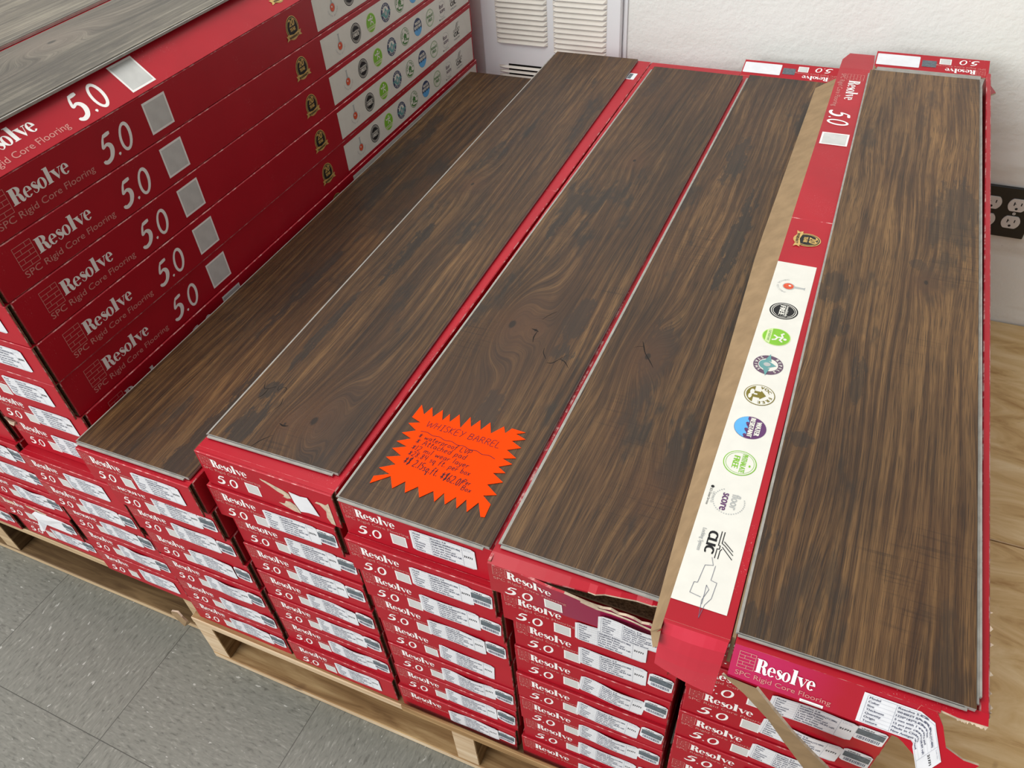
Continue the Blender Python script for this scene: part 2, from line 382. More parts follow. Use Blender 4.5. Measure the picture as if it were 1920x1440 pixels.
def side_print(dark=True, base=.0, upto=0):
    """long side print: u from the front end, v up from the bottom edge"""
    s = Sheet()
    brick_logo(s, .042, .0185, .0255, .0285, PINK, .0006)
    k = .0830/RES_W; s.sub(RESOLVE, lambda x, y: (.0705+x*k, .0238+y*.0190))
    s.text('SPC Rigid Core Flooring', .042, .0080, .0080, PINK, w=.143)
    s.sub(NUM, lambda x, y: (.1985+x*.0350, .0070+y*.0350))
    s.rect(.2868, .0060, .3290, .0480, WHITE, 1); s.rect(.2895, .0088, .3263, .0452, QRP, 2)
    badge(s, .6150, .0290, .0160)
    s.rect(.676, .0010, 1.218, .0500, CREAM, 1)
    icons(s, .7280, .0255, .0524, .0165, dark)
    return s

# ------------------------------------------------------------ the box
BW, BL = .186, 1.224
END5, END0 = end_print(True), end_print(False)
SIDE = side_print(True)
def flap_mesh(H, five=True, bow=0.0):
    mb = MB()
    mb.bevelbox(.0006, BW-.0006, 0, .0032, .0003, H, .0007, RED, EDGE, dict(right=KRAFTD, left=KRAFTD, back=KRAFTD))
    mb.box(.0010, BW-.0010, .0030, .0085, H-.0018, H-.0001, RED, dict(bottom=KRAFTD, left=KRAFTD, right=KRAFTD))
    (END5 if five else END0).into(mb, lambda u, v, e: (u, -.0001-e, H+v))
    return mb.mesh('end_flap')
def body_mesh(H, side=False):
    mb = MB()
    mb.bevelbox(0, BW, .0075, BL, 0, H, .0011, RED, EDGE, dict(front=KRAFTD))
    mb.face([(.001, BL*.55, H+.0001), (BW-.001, BL*.55, H+.0001), (BW-.001, BL*.5515, H+.0001), (.001, BL*.5515, H+.0001)], EDGE)
    if side: SIDE.into(mb, lambda u, v, e: (BW+.0001+e, u, v+.004))
    return mb.mesh('box_body')
def info_sheet():
    s = Sheet(); W, Hh = .0770, .0360
    s.line([(.003, .0335), (.003, .0020)], .0003, INKL, 1); s.line([(.0245, .0345), (.0245, .0015)], .0003, INKL, 1); s.line([(.0620, .0345), (.0620, .0015)], .0003, INKL, 1)
    s.line([(.003, .0015), (.0745, .0015)], .0003, INKL, 1); s.line([(.003, .0345), (.0745, .0345)], .0003, INKL, 1)
    L = ['Model', 'Color', 'Size', 'Thickness', 'Quantity', 'Origin', 'Texture']
    Rr = ['Resolve 5.0', 'WHISKEY BARREL(TC486)', '1220*183*5.0mm', '5 mm with 1mm pad', '12 pcs per ctn=28.84 sqft', 'Made in China', 'New Antique Wood']
    for i in range(7):
        y = .0345-.0047*(i+1)+.0012
        s.text(L[i], .0045, y, .0023, INK, 2, bold=.00012); s.text(Rr[i], .0258, y, .0023, INK, 2, w=min(.0345, .0016*len(Rr[i])), bold=.00014)
        if i < 6: s.line([(.003, y-.0013), (.0620, y-.0013)], .00016, INKL, 1)
    s.text('Lot no.', .0640, .0310, .0021, INKL, 2); s.text('21771', .0634, .0185, .0032, BLACK, 2, w=.0098, bold=.0002)
    return s, W, Hh
INFO, IW, IH = info_sheet()
def wavy(amp, ph): return lambda u, v: -.0006-amp*(.5+.5*math.sin(u*95+ph))*(.4+.6*v/.036)
def info_mesh(amp, ph, name='info_sticker'):
    fn = wavy(amp, ph); mb = MB(); n = 18
    for i in range(n):                       # grid backing with rounded ends
        u0, u1 = IW*i/n, IW*(i+1)/n
        def lim(u):
            r = .0022; d = min(u, IW-u)
            return 0 if d >= r else r-math.sqrt(max(0, r*r-(r-d)**2))
        a, b = lim(u0), lim(u1)
        f = [(u0, fn(u0, a), a), (u1, fn(u1, b), b), (u1, fn(u1, IH-b), IH-b), (u0, fn(u0, IH-a), IH-a)]
        k = [(p[0], p[1]+.00025, p[2]) for p in f]
        mb.face(f, STK); mb.face(k[::-1], STK); mb.face([f[3], f[2], k[2], k[3]], STK); mb.face([f[1], f[0], k[0], k[1]], STK)
    INFO.into(mb, lambda u, v, e: (u, fn(u, v)-.00008-e, v))
    return mb.mesh(name)
INFOM = [info_mesh(a, p) for a, p in ((.0004, 0), (.0014, 1.2), (.0022, 3.6), (.0009, 5.0))]
def bar_mesh(curl):
    s = Sheet(); W, Hh = .0265, .0265
    [s.rect(.0013+.0024*k, .0105, .0013+.0024*(k+1), .0210, BAR, 1) for k in range(10)]; s.text('UNILIN', .0040, .0220, .0019, BLACK, 1, w=.0105, bold=.00012)
    s.poly([(.0175, .0220), (.0250, .0225), (.0250, .0245), (.0215, .0232)], BAR, 1)
    rnd = random.Random(3); x = .0035
    while x < .0235:
        w = rnd.choice((.0003, .0005, .0008)); s.rect(x, .0028, x+w, .0085, INK, 1); x += w+rnd.choice((.0004, .0007))
    mb = MB(); n = 10
    def fn(u, v):
        t = u/W; return -.0006-curl*math.sin(math.pi*min(1, t*.9))*(1-v/Hh*.5)
    for i in range(n):
        u0, u1 = W*i/n, W*(i+1)/n; r = .0022
        def lim(u):
            d = min(u, W-u); return 0 if d >= r else r-math.sqrt(max(0, r*r-(r-d)**2))
        def sag(u): return curl*1.4*math.sin(math.pi*u/W)
        a, b = lim(u0), lim(u1)
        f = [(u0, fn(u0, a), a+sag(u0)), (u1, fn(u1, b), b+sag(u1)), (u1, fn(u1, Hh-b), Hh-b+sag(u1)), (u0, fn(u0, Hh-a), Hh-a+sag(u0))]
        k = [(p[0], p[1]+.00025, p[2]) for p in f]
        mb.face(f, STK); mb.face(k[::-1], STK); mb.face([f[3], f[2], k[2], k[3]], STK); mb.face([f[1], f[0], k[0], k[1]], STK)
    s.into(mb, lambda u, v, e: (u, fn(u, v)-.00008-e, v+curl*1.4*math.sin(math.pi*u/W)))
    return mb.mesh('barcode_sticker')
BARM = [bar_mesh(c) for c in (.0003, .0016, .0030)]

HF, HP = .0595, .0620
M = dict(body1=body_mesh(.0609), flap1=flap_mesh(.0609), body=body_mesh(HF), flap=flap_mesh(HF), flap0=flap_mesh(HF, False), bodyp=body_mesh(HP), bodys=body_mesh(HP, True), flapp=flap_mesh(HP))
ORD = ['topmost', 'second from top', 'third from top', 'fourth from top', 'fifth from top', 'sixth from top', 'seventh from top', 'eighth from top', 'ninth from top', 'tenth from top', 'eleventh from top', 'twelfth from top', 'lowest']
def box(x, y, z, label, group, H=HF, body='body', flap='flap', info=(.088, 0), infov=0, bar=0, baru=.1565, barv=0, rz=0.0, barmesh=0):
    r = empty('flooring_box', (x, y, z), rz); tag(r, label, 'box', group)
    link('box_body', M[body], r)
    if flap: link('end_flap', M[flap], r)
    if info: 
        link('info_sticker', INFOM[infov], r, (info[0], -.0002, H-.0100-IH), (0, math.radians(info[1]), 0))
    if bar: link('barcode_sticker', BARM[barmesh], r, (baru, -.0003, H-.0125-.0265+barv), (0, math.radians(random.uniform(0, 4)), 0))
    return r

# ------------------------------------------------------------ structure: floor, wall
def floor_mat():
    t = NT('vinyl composition floor tile', .42, .4); P = t.obj()
    q = t.mapp(P, (1/.3048,)*3); s_ = t.sep(q); fx = t.math('FRACT', s_[0]); fy = t.math('FRACT', s_[1])
    ix = t.math('FLOOR', s_[0]); iy = t.math('FLOOR', s_[1]); par = t.math('FLOORED_MODULO', t.math('ADD', ix, iy), 2.0)
    A = t.mapp(P, (60, 240, 1), rot=(0, 0, .35)); B = t.mapp(P, (240, 60, 1), rot=(0, 0, .35))
    na = t.noise(A, 1, 3, .6, .6); nb = t.noise(B, 1, 3, .6, .6)
    mx = t.n.new('ShaderNodeMix'); t.l.new(par, mx.inputs[0]); t.l.new(na, mx.inputs[2]); t.l.new(nb, mx.inputs[3]); n = mx.outputs[0]
    A2 = t.mapp(P, (45, 130, 1), (3, 7, 0), (0, 0, .5)); B2 = t.mapp(P, (130, 45, 1), (3, 7, 0), (0, 0, .5))
    mx2 = t.n.new('ShaderNodeMix'); t.l.new(par, mx2.inputs[0]); t.l.new(t.noise(A2, 1, 2), mx2.inputs[2]); t.l.new(t.noise(B2, 1, 2), mx2.inputs[3])
    c = t.ramp(n, [(.28, (.115, .116, .098)), (.42, (.195, .196, .168)), (.60, (.228, .229, .197)), (.72, (.32, .32, .28))])
    c = t.mix(t.math('MULTIPLY', t.mask(mx2.outputs[0], .69, .72), .75), c, (.56, .56, .52))
    c = t.mix(t.math('MULTIPLY', t.mask(mx2.outputs[0], .33, .30), .55), c, (.11, .105, .09))
    stain = t.mask(t.noise(P, 4.5, 4), .62, .75); c = t.mix(t.math('MULTIPLY', stain, .25), c, (.13, .11, .085))
    e = t.math('MINIMUM', t.math('MINIMUM', fx, t.math('SUBTRACT', 1, fx)), t.math('MINIMUM', fy, t.math('SUBTRACT', 1, fy)))
    c = t.mix(t.math('MULTIPLY', t.mask(e, .0028, .0016), .85), c, (.05, .048, .04))
    return t.done(c)
mb = MB(); mb.box(-3.6, 3.6, -3.6, 1.75, -.03, 0, floor_mat())
fl = link('floor', mb.mesh('floor'), None, (-.2943, -.1288, 0), (0, 0, -.0187)); tag(fl, kind='structure')

def wall_mat():
    t = NT('painted textured wall', .6, .3); P = t.obj()
    h = t.math('ADD', t.noise(P, 95, 4, .6), t.math('MULTIPLY', t.noise(P, 30, 3), .8)); t.bump(h, .55, .0022)
    c = t.ramp(t.noise(P, 5, 4), [(.3, (.87, .90, .86)), (.7, (.92, .945, .91))])
    z = t.sep(P)[2]
    bounce_tint = t.math('MULTIPLY', t.mask(t.noise(t.mapp(P, (3, 1, 12)), 1.5, 4), .45, .75), t.mask(z, .68, .40))  # tan bounce light from the boxes, painted in patches on the lower wall
    c = t.mix(t.math('MULTIPLY', bounce_tint, .55), c, (.52, .45, .33))
    spots = t.mask(t.noise(P, 70, 1), .80, .83); c = t.mix(t.math('MULTIPLY', spots, .4), c, (.40, .36, .30))
    return t.done(c)
mb = MB(); mb.box(-3.6, 3.6, 1.38, 1.50, 0, 2.8, wall_mat()); w = link('wall_back', mb.mesh('wall_back')); tag(w, kind='structure')

# ------------------------------------------------------------ pallets
def pine(name, a=(.34, .20, .085), b=(.52, .35, .17), c3=(.19, .10, .04), axis=0):
    t = NT(name, .65, .25); P = t.obj(); sc = (4, 60, 60) if axis == 0 else (60, 4, 60)
    n = t.noise(t.mapp(P, sc), 1, 5, .6, 1.2); n2 = t.noise(t.mapp(P, (6, 6, 6)), 1, 3)
    c = t.ramp(n, [(.30, c3), (.46, a), (.68, b)]); c = t.mix(t.math('MULTIPLY', t.mask(n2, .55, .75), .45), c, c3)
    kn = t.mask(t.noise(t.mapp(P, (9, 22, 22)), 1, 1), .76, .80); c = t.mix(t.math('MULTIPLY', kn, .8), c, (.10, .045, .02))
    return t.done(c)
PX, PY = pine('pallet pine along boards'), pine('pallet pine along stringers', axis=1)
PALE = pine('fresh sawn pine end', (.62, .46, .29), (.74, .60, .42), (.50, .34, .2))
DPX, DPY = pine('aged and shade-darkened pallet pine along boards', (.15, .088, .038), (.25, .155, .070), (.09, .048, .020)), pine('aged and shade-darkened pallet pine along stringers', (.16, .095, .042), (.27, .17, .08), (.10, .055, .025), axis=1)  # darker brown wood, deepened further to paint in the shade between boards
DPALE = pine('aged pine board edge', (.50, .36, .21), (.60, .45, .27), (.36, .24, .13))
def pallet(x0, x1, y0, y1, label, top=.134, PX=None, PY=None, PALE=None):
    r = empty('wooden_pallet', (x0, y0, 0)); tag(r, label, 'pallet', None); W, D = x1-x0, y1-y0
    ys = [0, .13, .26, .39, .52, .65, .78, .91, 1.04, D-.095]
    for i, y in enumerate(ys):
        m = MB(); w_ = .095
        m.bevelbox(0, W, y, y+w_, top-.0165, top-.0005, .0015, PX, PALE, dict(front=PALE)); link('deck_board', m.mesh('deck_board'), r)
    for x in (0, .482, W-.038):
        m = MB(); m.bevelbox(x, x+.038, .001, D-.001, .0165, top-.017, .0012, PY, PY, dict(front=PALE)); link('stringer', m.mesh('stringer'), r)
    for y in (0, .30, .60, .90, D-.095):
        m = MB(); m.bevelbox(.0, W, y, y+.095, .0004, .0162, .0015, PX, PX, dict(front=PALE)); link('bottom_board', m.mesh('bottom_board'), r)
    return r
pallet(-1.236, -.222, .094, 1.310, 'darker wooden pallet under the tall stacks at the left', PX=DPX, PY=DPY, PALE=DPALE)
pr = pallet(-.207, .809, .064, 1.284, 'pale wooden pallet under the front row of whiskey brown stacks', PX=PX, PY=PY, PALE=PALE)
m = MB(); m.bevelbox(.407, .809-.207+.2, .0, .0050, .1337, .1500, .001, PX, PX)
# broken wood sliver lying on the deck edge in front of the lowest boxes
link('splintered_board', m.mesh('splintered_board'), pr, (0, -.0062, 0))
# plywood platform at the right
def ply():
    t = NT('plywood sheet', .55, .3); P = t.obj()
    n = t.noise(t.mapp(P, (5, 16, 5)), 1, 5, .6, 1.8)
    c = t.ramp(n, [(.30, (.42, .24, .085)), (.46, (.62, .42, .19)), (.62, (.72, .53, .28)), (.75, (.80, .63, .38))])
    k = t.mask(t.noise(t.mapp(P, (14, 26, 1)), 1, 2, .5, .5), .70, .78); c = t.mix(t.math('MULTIPLY', k, .7), c, (.26, .14, .055))
    f = t.mask(t.noise(t.mapp(P, (30, 120, 1)), 1, 3), .68, .74); c = t.mix(t.math('MULTIPLY', f, .4), c, (.33, .19, .08))
    return t.done(c)
PLY = ply()
r = empty('plywood_platform', (.832, -.9, 0)); tag(r, 'low platform of yellow plywood sheets to the right of the stacks', 'platform')
m = MB(); m.bevelbox(0, 1.3, 0, 1.631, .058, .076, .001, PLY, PALE); link('plywood_sheet', m.mesh('plywood_sheet'), r)
m = MB(); m.bevelbox(0, 1.3, 1.6335, 2.276, .058, .076, .001, PLY, PALE); link('plywood_sheet', m.mesh('plywood_sheet'), r)
for y in (.02, .8, 1.60, 2.2):
    m = MB(); m.box(.01, 1.28, y, y+.05, 0, .058, PX); link('sleeper', m.mesh('sleeper'), r)

# ------------------------------------------------------------ stacks of boxes
zb = .134
ROWS = {
 1: ([(-.203, .058), (-.200, .066), (-.1975, .071), (-.193, .072), (-.190, .070), (-.190, .071), (-.192, .071)], 'in the front row stack left of the topmost peeled label'),
 2: ([(-.0055, .079), (-.0085, .075), (.0000, .081), (.0005, .078), (.0030, .076), (.0030, .074), (.0045, .073), (.0025, .068)], ''),
 3: ([(.1945, .077), (.194, .068), (.198, .071), (.199, .074), (.200, .075), (.201, .073), (.200, .072), (.197, .0685)], ''),
 4: ([None, (.385, .073), (.394, .077), (.393, .075), (.393, .071), (.394, .070), (.395, .072), (.391, .0685)], ''),
 5: ([(.590, .071), (.589, .069), (.590, .073), (.588, .071), (.588, .069), (.587, .070), (.588, .071), (.588, .071)], ''),
}
WHERE = {1: 'stack under the lowest brown plank', 2: 'stack whose top box has a peeled label', 3: 'stack beneath the orange price card',
         4: 'stack under the crushed top box', 5: 'rightmost stack under the torn open box'}
STICK = {  # (info u, degrees, wave, barcode?, barcode mesh)
 1: [(.088, 0, 0, 0, 0), (.080, 0, 0, 1, 0), (.079, 0, 3, 1, 0), (.078, 1, 1, 1, 1), (.079, 2, 2, 1, 2), (.082, 0, 3, 1, 2), (.081, 0, 1, 1, 1)],
 2: [None, (.081, 0, 0, 1, 0), (.081, 0, 0, 1, 0), (.079, 0, 3, 1, 0), (.079, 3, 1, 1, 2), (.080, 1, 3, 1, 2), (.083, 1, 2, 1, 1), (.084, 0, 3, 0, 0)],
 3: [(.088, 0, 0, 0, 0), (.083, 0, 0, 1, 0), (.080, 0, 3, 1, 0), (.079, 1, 1, 1, 1), (.083, 4, 3, 0, 0), (.080, 1, 2, 1, 1), (.079, 1, 3, 1, 2), (.082, 0, 1, 1, 0)],
 4: [None, (.085, 1, 1, 0, 0), (.078, 0, 3, 1, 1), (.079, 7, 2, 1, 1), (.077, 5, 3, 1, 1), (.079, 3, 2, 1, 1), (.077, 2, 3, 1, 1), (.083, 0, 0, 0, 0)],
 5: [(.088, 0, 0, 0, 0), (.080, 1, 1, 1, 0), (.078, 4, 2, 1, 1), (.079, 2, 3, 1, 1), (.079, 2, 1, 1, 1), (.08, 1, 3, 1, 1), (.08, 0, 3, 1, 1), (.08, 1, 2, 0, 0)],
}
tops = {}
for s, (pos, _) in ROWS.items():
    n = len(pos)
    for i, p in enumerate(pos):
        if p is None: continue
        k = n-1-i; z = zb+(.0614 if s == 1 else .06)*k; x, y = p
        label = 'red flooring box, %s in the %s' % (('lowest' if k == 0 else ORD[i] if s != 5 else ORD[i+1]), WHERE[s])
        st = STICK[s][i] if STICK[s][i] else None
        b = box(x, y, z, label, 'red flooring boxes in the front row', H=.0609 if s == 1 else HF, body='body1' if s == 1 else 'body', rz=-.005 if (s, i) == (2, 0) else 0.0, flap='flap1' if s == 1 else 'flap0' if (k == 0 and s in (3, 4)) else 'flap',
                info=(st[0], st[1]) if st else None, infov=st[2] if st else 0, bar=st[3] if st else 0, barmesh=st[4] if st else 0)
        tops[(s, i)] = b
        if s == 1 and i == 0: b.children[0].scale = (1, .968, 1)
        if s == 2 and i == 0:
            for c in b.children[:2]: c.scale = (1.036, 1, 1)

# peeled label and torn paper on the top box of stack 2
b2 = tops[(2, 0)]
m = MB(); e = -.0006
def tp(pts, mat, y=e):
    m.slab([(u, y, HF+v) for u, v in pts], [(u, y+.0003, HF+v) for u, v in pts], mat)
m = MB(); tp([(.092, -.012), (.100, -.013), (.112, -.017), (.122, -.020), (.129, -.024), (.130, -.031), (.124, -.034), (.119, -.033), (.121, -.029), (.113, -.026), (.103, -.019), (.094, -.0145)], TORN)
link('torn_paper', m.mesh('torn_paper'), b2)
m = MB(); tp([(.108, -.048), (.116, -.047), (.120, -.040), (.127, -.039), (.133, -.043), (.137, -.056), (.128, -.056), (.116, -.052)], TORN)
link('torn_paper', m.mesh('torn_paper'), b2)
m = MB(); tp([(.1745, -.020), (.1795, -.021), (.1845, -.016), (.1848, -.056), (.179, -.055), (.1755, -.045), (.1775, -.033), (.1715, -.024), (.165, -.023), (.168, -.020)], TORN)
link('torn_paper', m.mesh('torn_paper'), b2)
m = MB(); tp([(.131, -.018), (.1375, -.019), (.146, -.020), (.156, -.018), (.160, -.030), (.165, -.048), (.150, -.048), (.138, -.051), (.1335, -.036)], STK, -.0012)
link('info_sticker', m.mesh('info_sticker'), b2)['label'] = 'crumpled remnant of the white sticker'
# small white sticker on top of the same box, near the wall
m = MB(); m.box(.167, .183, 1.128, 1.158, HF+.0002, HF+.0006, STK); m.box(.1685, .1755, 1.131, 1.155, HF+.0006, HF+.0008, BAR)
link('barcode_sticker', m.mesh('barcode_sticker'), b2)

# --- crushed top box of stack 4
b4 = empty('flooring_box', (.3805, .064, zb+.06*7)); tag(b4, 'red flooring box with crushed violet-sheen end and split top edge, under fourth brown plank', 'box', 'red flooring boxes in the front row')
m = MB(); t_ = .003; D0 = .030
m.box(0, .1985, D0, BL, 0, t_, KRAFT, dict(bottom=RED)); m.box(0, t_, .002, BL, t_, HF, KRAFT, dict(left=RED, top=EDGE)); m.box(.1955, .1985, .002, BL, t_, HF, KRAFT, dict(right=RED, top=EDGE))
m.box(t_, .1955, .060, BL-.003, HF-.006, HF-.0005, KRAFT, dict(top=RED)); m.box(t_, .1955, D0, D0+.002, t_, HF-.02, KRAFTD)
link('box_body', m.mesh('box_body'), b4)
m = MB()
# top lip: from the plank to the crushed front edge, ragged towards the right
fr = [(0, .000), (.03, -.0005), (.06, .0010), (.085, .0035), (.104, .0060), (.112, .0045), (.120, .0085), (.135, .0100), (.150, .0135), (.165, .0130), (.178, .0175), (.190, .0200)]
zt = [HF-.0025, HF-.002, HF-.003, HF-.003, HF-.004, HF-.002, HF-.003, HF-.002, HF-.004, HF-.003, HF-.004, HF-.004]
for i in range(len(fr)-1):
    (xa, ya), (xb, yb) = fr[i], fr[i+1]; mid = .013
    for a, b_, za, zb_, zc in ((0, 1, 0, 0, 0),):
        p = [(xa, ya, zt[i]), (xb, yb, zt[i+1]), (xb, max(mid, yb+.004), HF+.0005), (xa, max(mid, ya+.004), HF+.0005)]
        m.face(p, RED); m.face([(q[0], q[1], q[2]-.0022) for q in p][::-1], KRAFT)
        m.face([(xa, ya, zt[i]-.0022), (xb, yb, zt[i+1]-.0022), p[1], p[0]], TORN if i > 3 else EDGE)
        q = [p[3], p[2], (xb, .062, HF), (xa, .062, HF)]
        m.face(q, RED); m.face([(k[0], k[1], k[2]-.0022) for k in q][::-1], KRAFT)
link('top_flap', m.mesh('top_flap', True), b4)
m = MB(); N = 26
def fy(u, v):       # bulged end: pushed forward at the middle
    w_ = math.exp(-((u-.085)/.05)**2); return -.0045*w_*(v/HF)+.002*math.sin(u*60)*(v/HF)*.5
def topv(u):        # torn upper outline
    if u < .085: return HF-.0025
    if u < .108: return HF-.0025-(u-.085)/.023*.0085
    return HF-.011-(u-.108)*.10-.0018*math.sin(u*520)
for i in range(N):
    u0, u1 = .1975*i/N, .1975*(i+1)/N; nv = 8
    for j in range(nv):
        P_ = []
        for (u, jj) in ((u0, j), (u1, j), (u1, j+1), (u0, j+1)):
            v = .0075+(topv(u)-.0075)*jj/nv; P_.append((u, fy(u, v), v))
        mat = VIOLET_SHEEN
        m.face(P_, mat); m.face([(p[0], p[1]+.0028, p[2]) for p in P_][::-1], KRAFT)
    a = (u0, fy(u0, topv(u0)), topv(u0)); b_ = (u1, fy(u1, topv(u1)), topv(u1))
    m.face([a, b_, (b_[0], b_[1]+.0028, b_[2]), (a[0], a[1]+.0028, a[2])], TORN if u0 > .08 else EDGE)
END5.into(m, lambda u, v, e_: (u, fy(u, HF+v*.93)-.0003-e_, HF+v*.93))
for pts in ([(.100, .0555), (.112, .052), (.118, .047), (.130, .046), (.150, .043), (.168, .040), (.190, .037), (.190, .034), (.170, .036), (.150, .040), (.130, .042), (.116, .043), (.106, .047), (.100, .050)],):
    m.face([(u, fy(u, v)-.0008, v) for u, v in pts], TORN)
link('end_flap', m.mesh('end_flap'), b4)['label'] = 'bulged front end with painted violet sheen'
link('info_sticker', INFOM[2], b4, (.118, -.0040, .0075), (0, math.radians(1), 0)).scale = (1, 1, .85)
# turned-out far end with upside-down print
def rear_flap(parent, W, y, z, h, up, name='rear_flap'):
    m = MB(); dy = h*math.cos(up); dz = h*math.sin(up)
    T = lambda u, v, e_=0: (W-u, y+dy*(-v/h)-e_*math.sin(up), z+dz*(-v/h)+e_*math.cos(up))
    c = [T(0, 0), T(W, 0), T(W, -h), T(0, -h)][::-1]; k = [(p[0], p[1], p[2]-.0025) for p in c]
    m.slab(c, k, RED, TORN, KRAFT)
    F = lambda u, v, e_: T(u*W/BW, v*h/.058, e_+.0003)
    END5.into(m, F)
    s = Sheet(); s.rrect(.112, -.050, .184, -.012, .002, STK, 1); s.rrect(.0845, -.040, .1080, -.018, .001, BAR, 1); s.into(m, F)
    o = link(name, m.mesh(name), parent); o['label'] = 'turned out far end flap with upside-down print'; return o
rear_flap(b4, .186, BL-.004, HF, .050, math.radians(14))

# --- torn open top box of stack 5
X9, Y9, Z9 = .6215, .034, zb+.06*8
b9 = empty('flooring_box', (X9, Y9, Z9)); tag(b9, 'torn open red flooring box with hanging end panel, under the rightmost brown plank', 'box', 'red flooring boxes in the front row')
H9 = .0475; W9 = .194
m = MB()
m.box(0, W9, .048, 1.25, 0, .003, KRAFT, dict(bottom=RED)); m.box(0, .003, .010, 1.25, .003, H9-.002, KRAFT, dict(left=KRAFT))
m.bevelbox(W9-.0075, W9, .012, 1.25, .040, H9, .0012, RED, EDGE); m.bevelbox(W9-.0070, W9-.0004, .040, 1.25, .003, .041, .001, RED, EDGE); m.box(.003, W9-.0075, .060, 1.24, .003, .012, KRAFT)
link('box_body', m.mesh('box_body'), b9)
m = MB()   # the planks still inside
m.box(.006, .178, .062, 1.235, .0122, H9-.0005, CORE)
link('packed_planks', m.mesh('packed_planks'), b9)
# front panel tipped outward, its lower edge and right end torn
PT, PB = (.004, .0470), (-.0100, .0155)        # (y, z) top and bottom of the panel
PLEN = math.hypot(PT[0]-PB[0], PT[1]-PB[1]); PDY, PDZ = (PB[0]-PT[0])/PLEN, (PB[1]-PT[1])/PLEN
def pan(u, w, e_=0):   # w: distance down the panel from its top edge
    return (u, PT[0]+PDY*w+e_*PDZ, PT[1]+PDZ*w-e_*PDY+.0010*math.sin(u*26))
m = MB()
def back(p): return (p[0], p[1]+.0022, p[2]-.0010)
out = [pan(u, w) for u, w in [(.0035, PLEN), (.050, PLEN-.001), (.085, PLEN), (.125, PLEN+.001), (.140, PLEN+.001), (.152, .020), (.150, .0), (.0035, 0)]]
m.slab(out, [back(p) for p in out], PINKP, EDGE, KRAFT)
a_ = [(.0035, .0040, .0472), (.160, .0040, .0472), (.160, .0155, .0480), (.0035, .0155, .0480)]
m.slab(a_, [(p[0], p[1], p[2]-.0026) for p in a_], RED, EDGE, KRAFT)
a_ = [(.160, .0060, .0470), (.172, .0045, .0468), (W9-.001, .0055, .0466), (W9-.001, .0155, .0480), (.160, .0155, .0480)]
m.slab(a_, [(p[0], p[1], p[2]-.0026) for p in a_], RED, TORN, KRAFT)
clip = Sheet()
for pts, mt, l in END5.p:
    if max(v for _, v in pts) > -(PLEN-.001): clip.p.append(([(u, max(v, -(PLEN-.0005))) for u, v in pts], mt, l))
clip.into(m, lambda u, v, e_: pan(.004+u*.96, -v, .0004+e_))
link('end_flap', m.mesh('end_flap'), b9)['label'] = 'front panel tipped out and hanging'
m = MB()   # torn red corner, bent downwards
tr = [pan(u, w, .0003) for u, w in [(.146, -.001), (.158, .000), (.165, .011), (.172, .029), (.186, .035), (.197, .035), (.192, .044), (.182, .054), (.177, .072), (.165, .074), (.160, .056), (.153, .046), (.143, .038), (.136, .034)]]
m.slab(tr, [back(p) for p in tr], RED, TORN, KRAFT)
link('torn_corner', m.mesh('torn_corner'), b9)
m = MB()   # sticker following the bend
def bend(u, v):
    w = .033-v*.80; x = .1060+u; b0 = .1480
    if x < b0: return x, w
    t = min(1, (x-b0)/.004); a = math.radians(68)*t; r_ = x-b0
    px, pw = b0+(.033-w)*math.sin(a)*.55, w
    return b0+r_*math.cos(a)+(.033-w)*math.sin(a)*.42, w+r_*math.sin(a)+(.033-w)*(1-math.cos(a))*.35
n_ = 24
for i in range(n_):
    u0, u1 = IW*i/n_, IW*(i+1)/n_
    q = [pan(*bend(u, v), .0010) for u, v in ((u0, 0), (u1, 0), (u1, IH), (u0, IH))]; m.slab(q, [(p[0], p[1]+.0003, p[2]) for p in q], STK)
INFO.into(m, lambda u, v, e_: pan(*bend(u, v), .0012+e_))
link('info_sticker', m.mesh('info_sticker'), b9)
# brown tongue torn off the bottom of the panel, hanging to the right
m = MB()
tg = [(-.001, -.011, .0175), (.028, -.012, .0165), (.046, -.014, -.006), (.0675, -.014, -.035), (.088, -.009, -.068), (.1065, -.004, -.097), (.135, .004, -.150), (.117, .004, -.165), (.0895, -.004, -.115), (.066, -.010, -.068), (.0455, -.014, -.027), (.020, -.013, .002)]
TR_, TL_ = tg[1:7], [tg[0], tg[11], tg[10], tg[9], tg[8], tg[7]]
for k in range(5):
    q = [TL_[k], TL_[k+1], TR_[k+1], TR_[k]]; w_ = [(p[0]+.0012, p[1]+.0018, p[2]+.0006) for p in q]
    m.face(q, KRAFT); m.face(w_[::-1], RED); m.face([TR_[k], TR_[k+1], w_[2], w_[3]], TORN); m.face([TL_[k+1], TL_[k], w_[0], w_[1]], TORN)
link('torn_tongue', m.mesh('torn_tongue'), b9)['label'] = 'brown torn cardboard tongue hanging from the panel'
# long side panel folded out to the left: printed face up
FX = -.0575
m = MB(); L0, L1 = .006, 1.262
seg = [L0, .3, .6725, .674, .95, 1.215, L1]; zz = [.0462, .0470, .0475, .0478, .0475, .0470, .0440]
for i in range(len(seg)-1):
    a, b_ = seg[i], seg[i+1]; za, zc = zz[i], zz[i+1]
    q = [(FX, a, za), (-.001, a, za), (-.001, b_, zc), (FX, b_, zc)]
    m.face(q, EDGE if b_-a < .01 else RED); m.face([(p[0], p[1], p[2]-.0028) for p in q][::-1], KRAFT)
    m.face([(FX, b_, zc), (FX, b_, zc-.0028), (FX, a, za-.0028), (FX, a, za)], TORN)
    m.face([(-.001, a, za), (-.001, a, za-.0028), (-.001, b_, zc-.0028), (-.001, b_, zc)], EDGE)
m.face([(FX, L0, .0434), (-.001, L0, .0434), (-.001, L0, .0462), (FX, L0, .0462)], TORN)
q = [(FX, L1, .0440), (-.001, L1, .0440), (-.003, L1+.040, .0410), (FX+.010, L1+.040, .0410)]
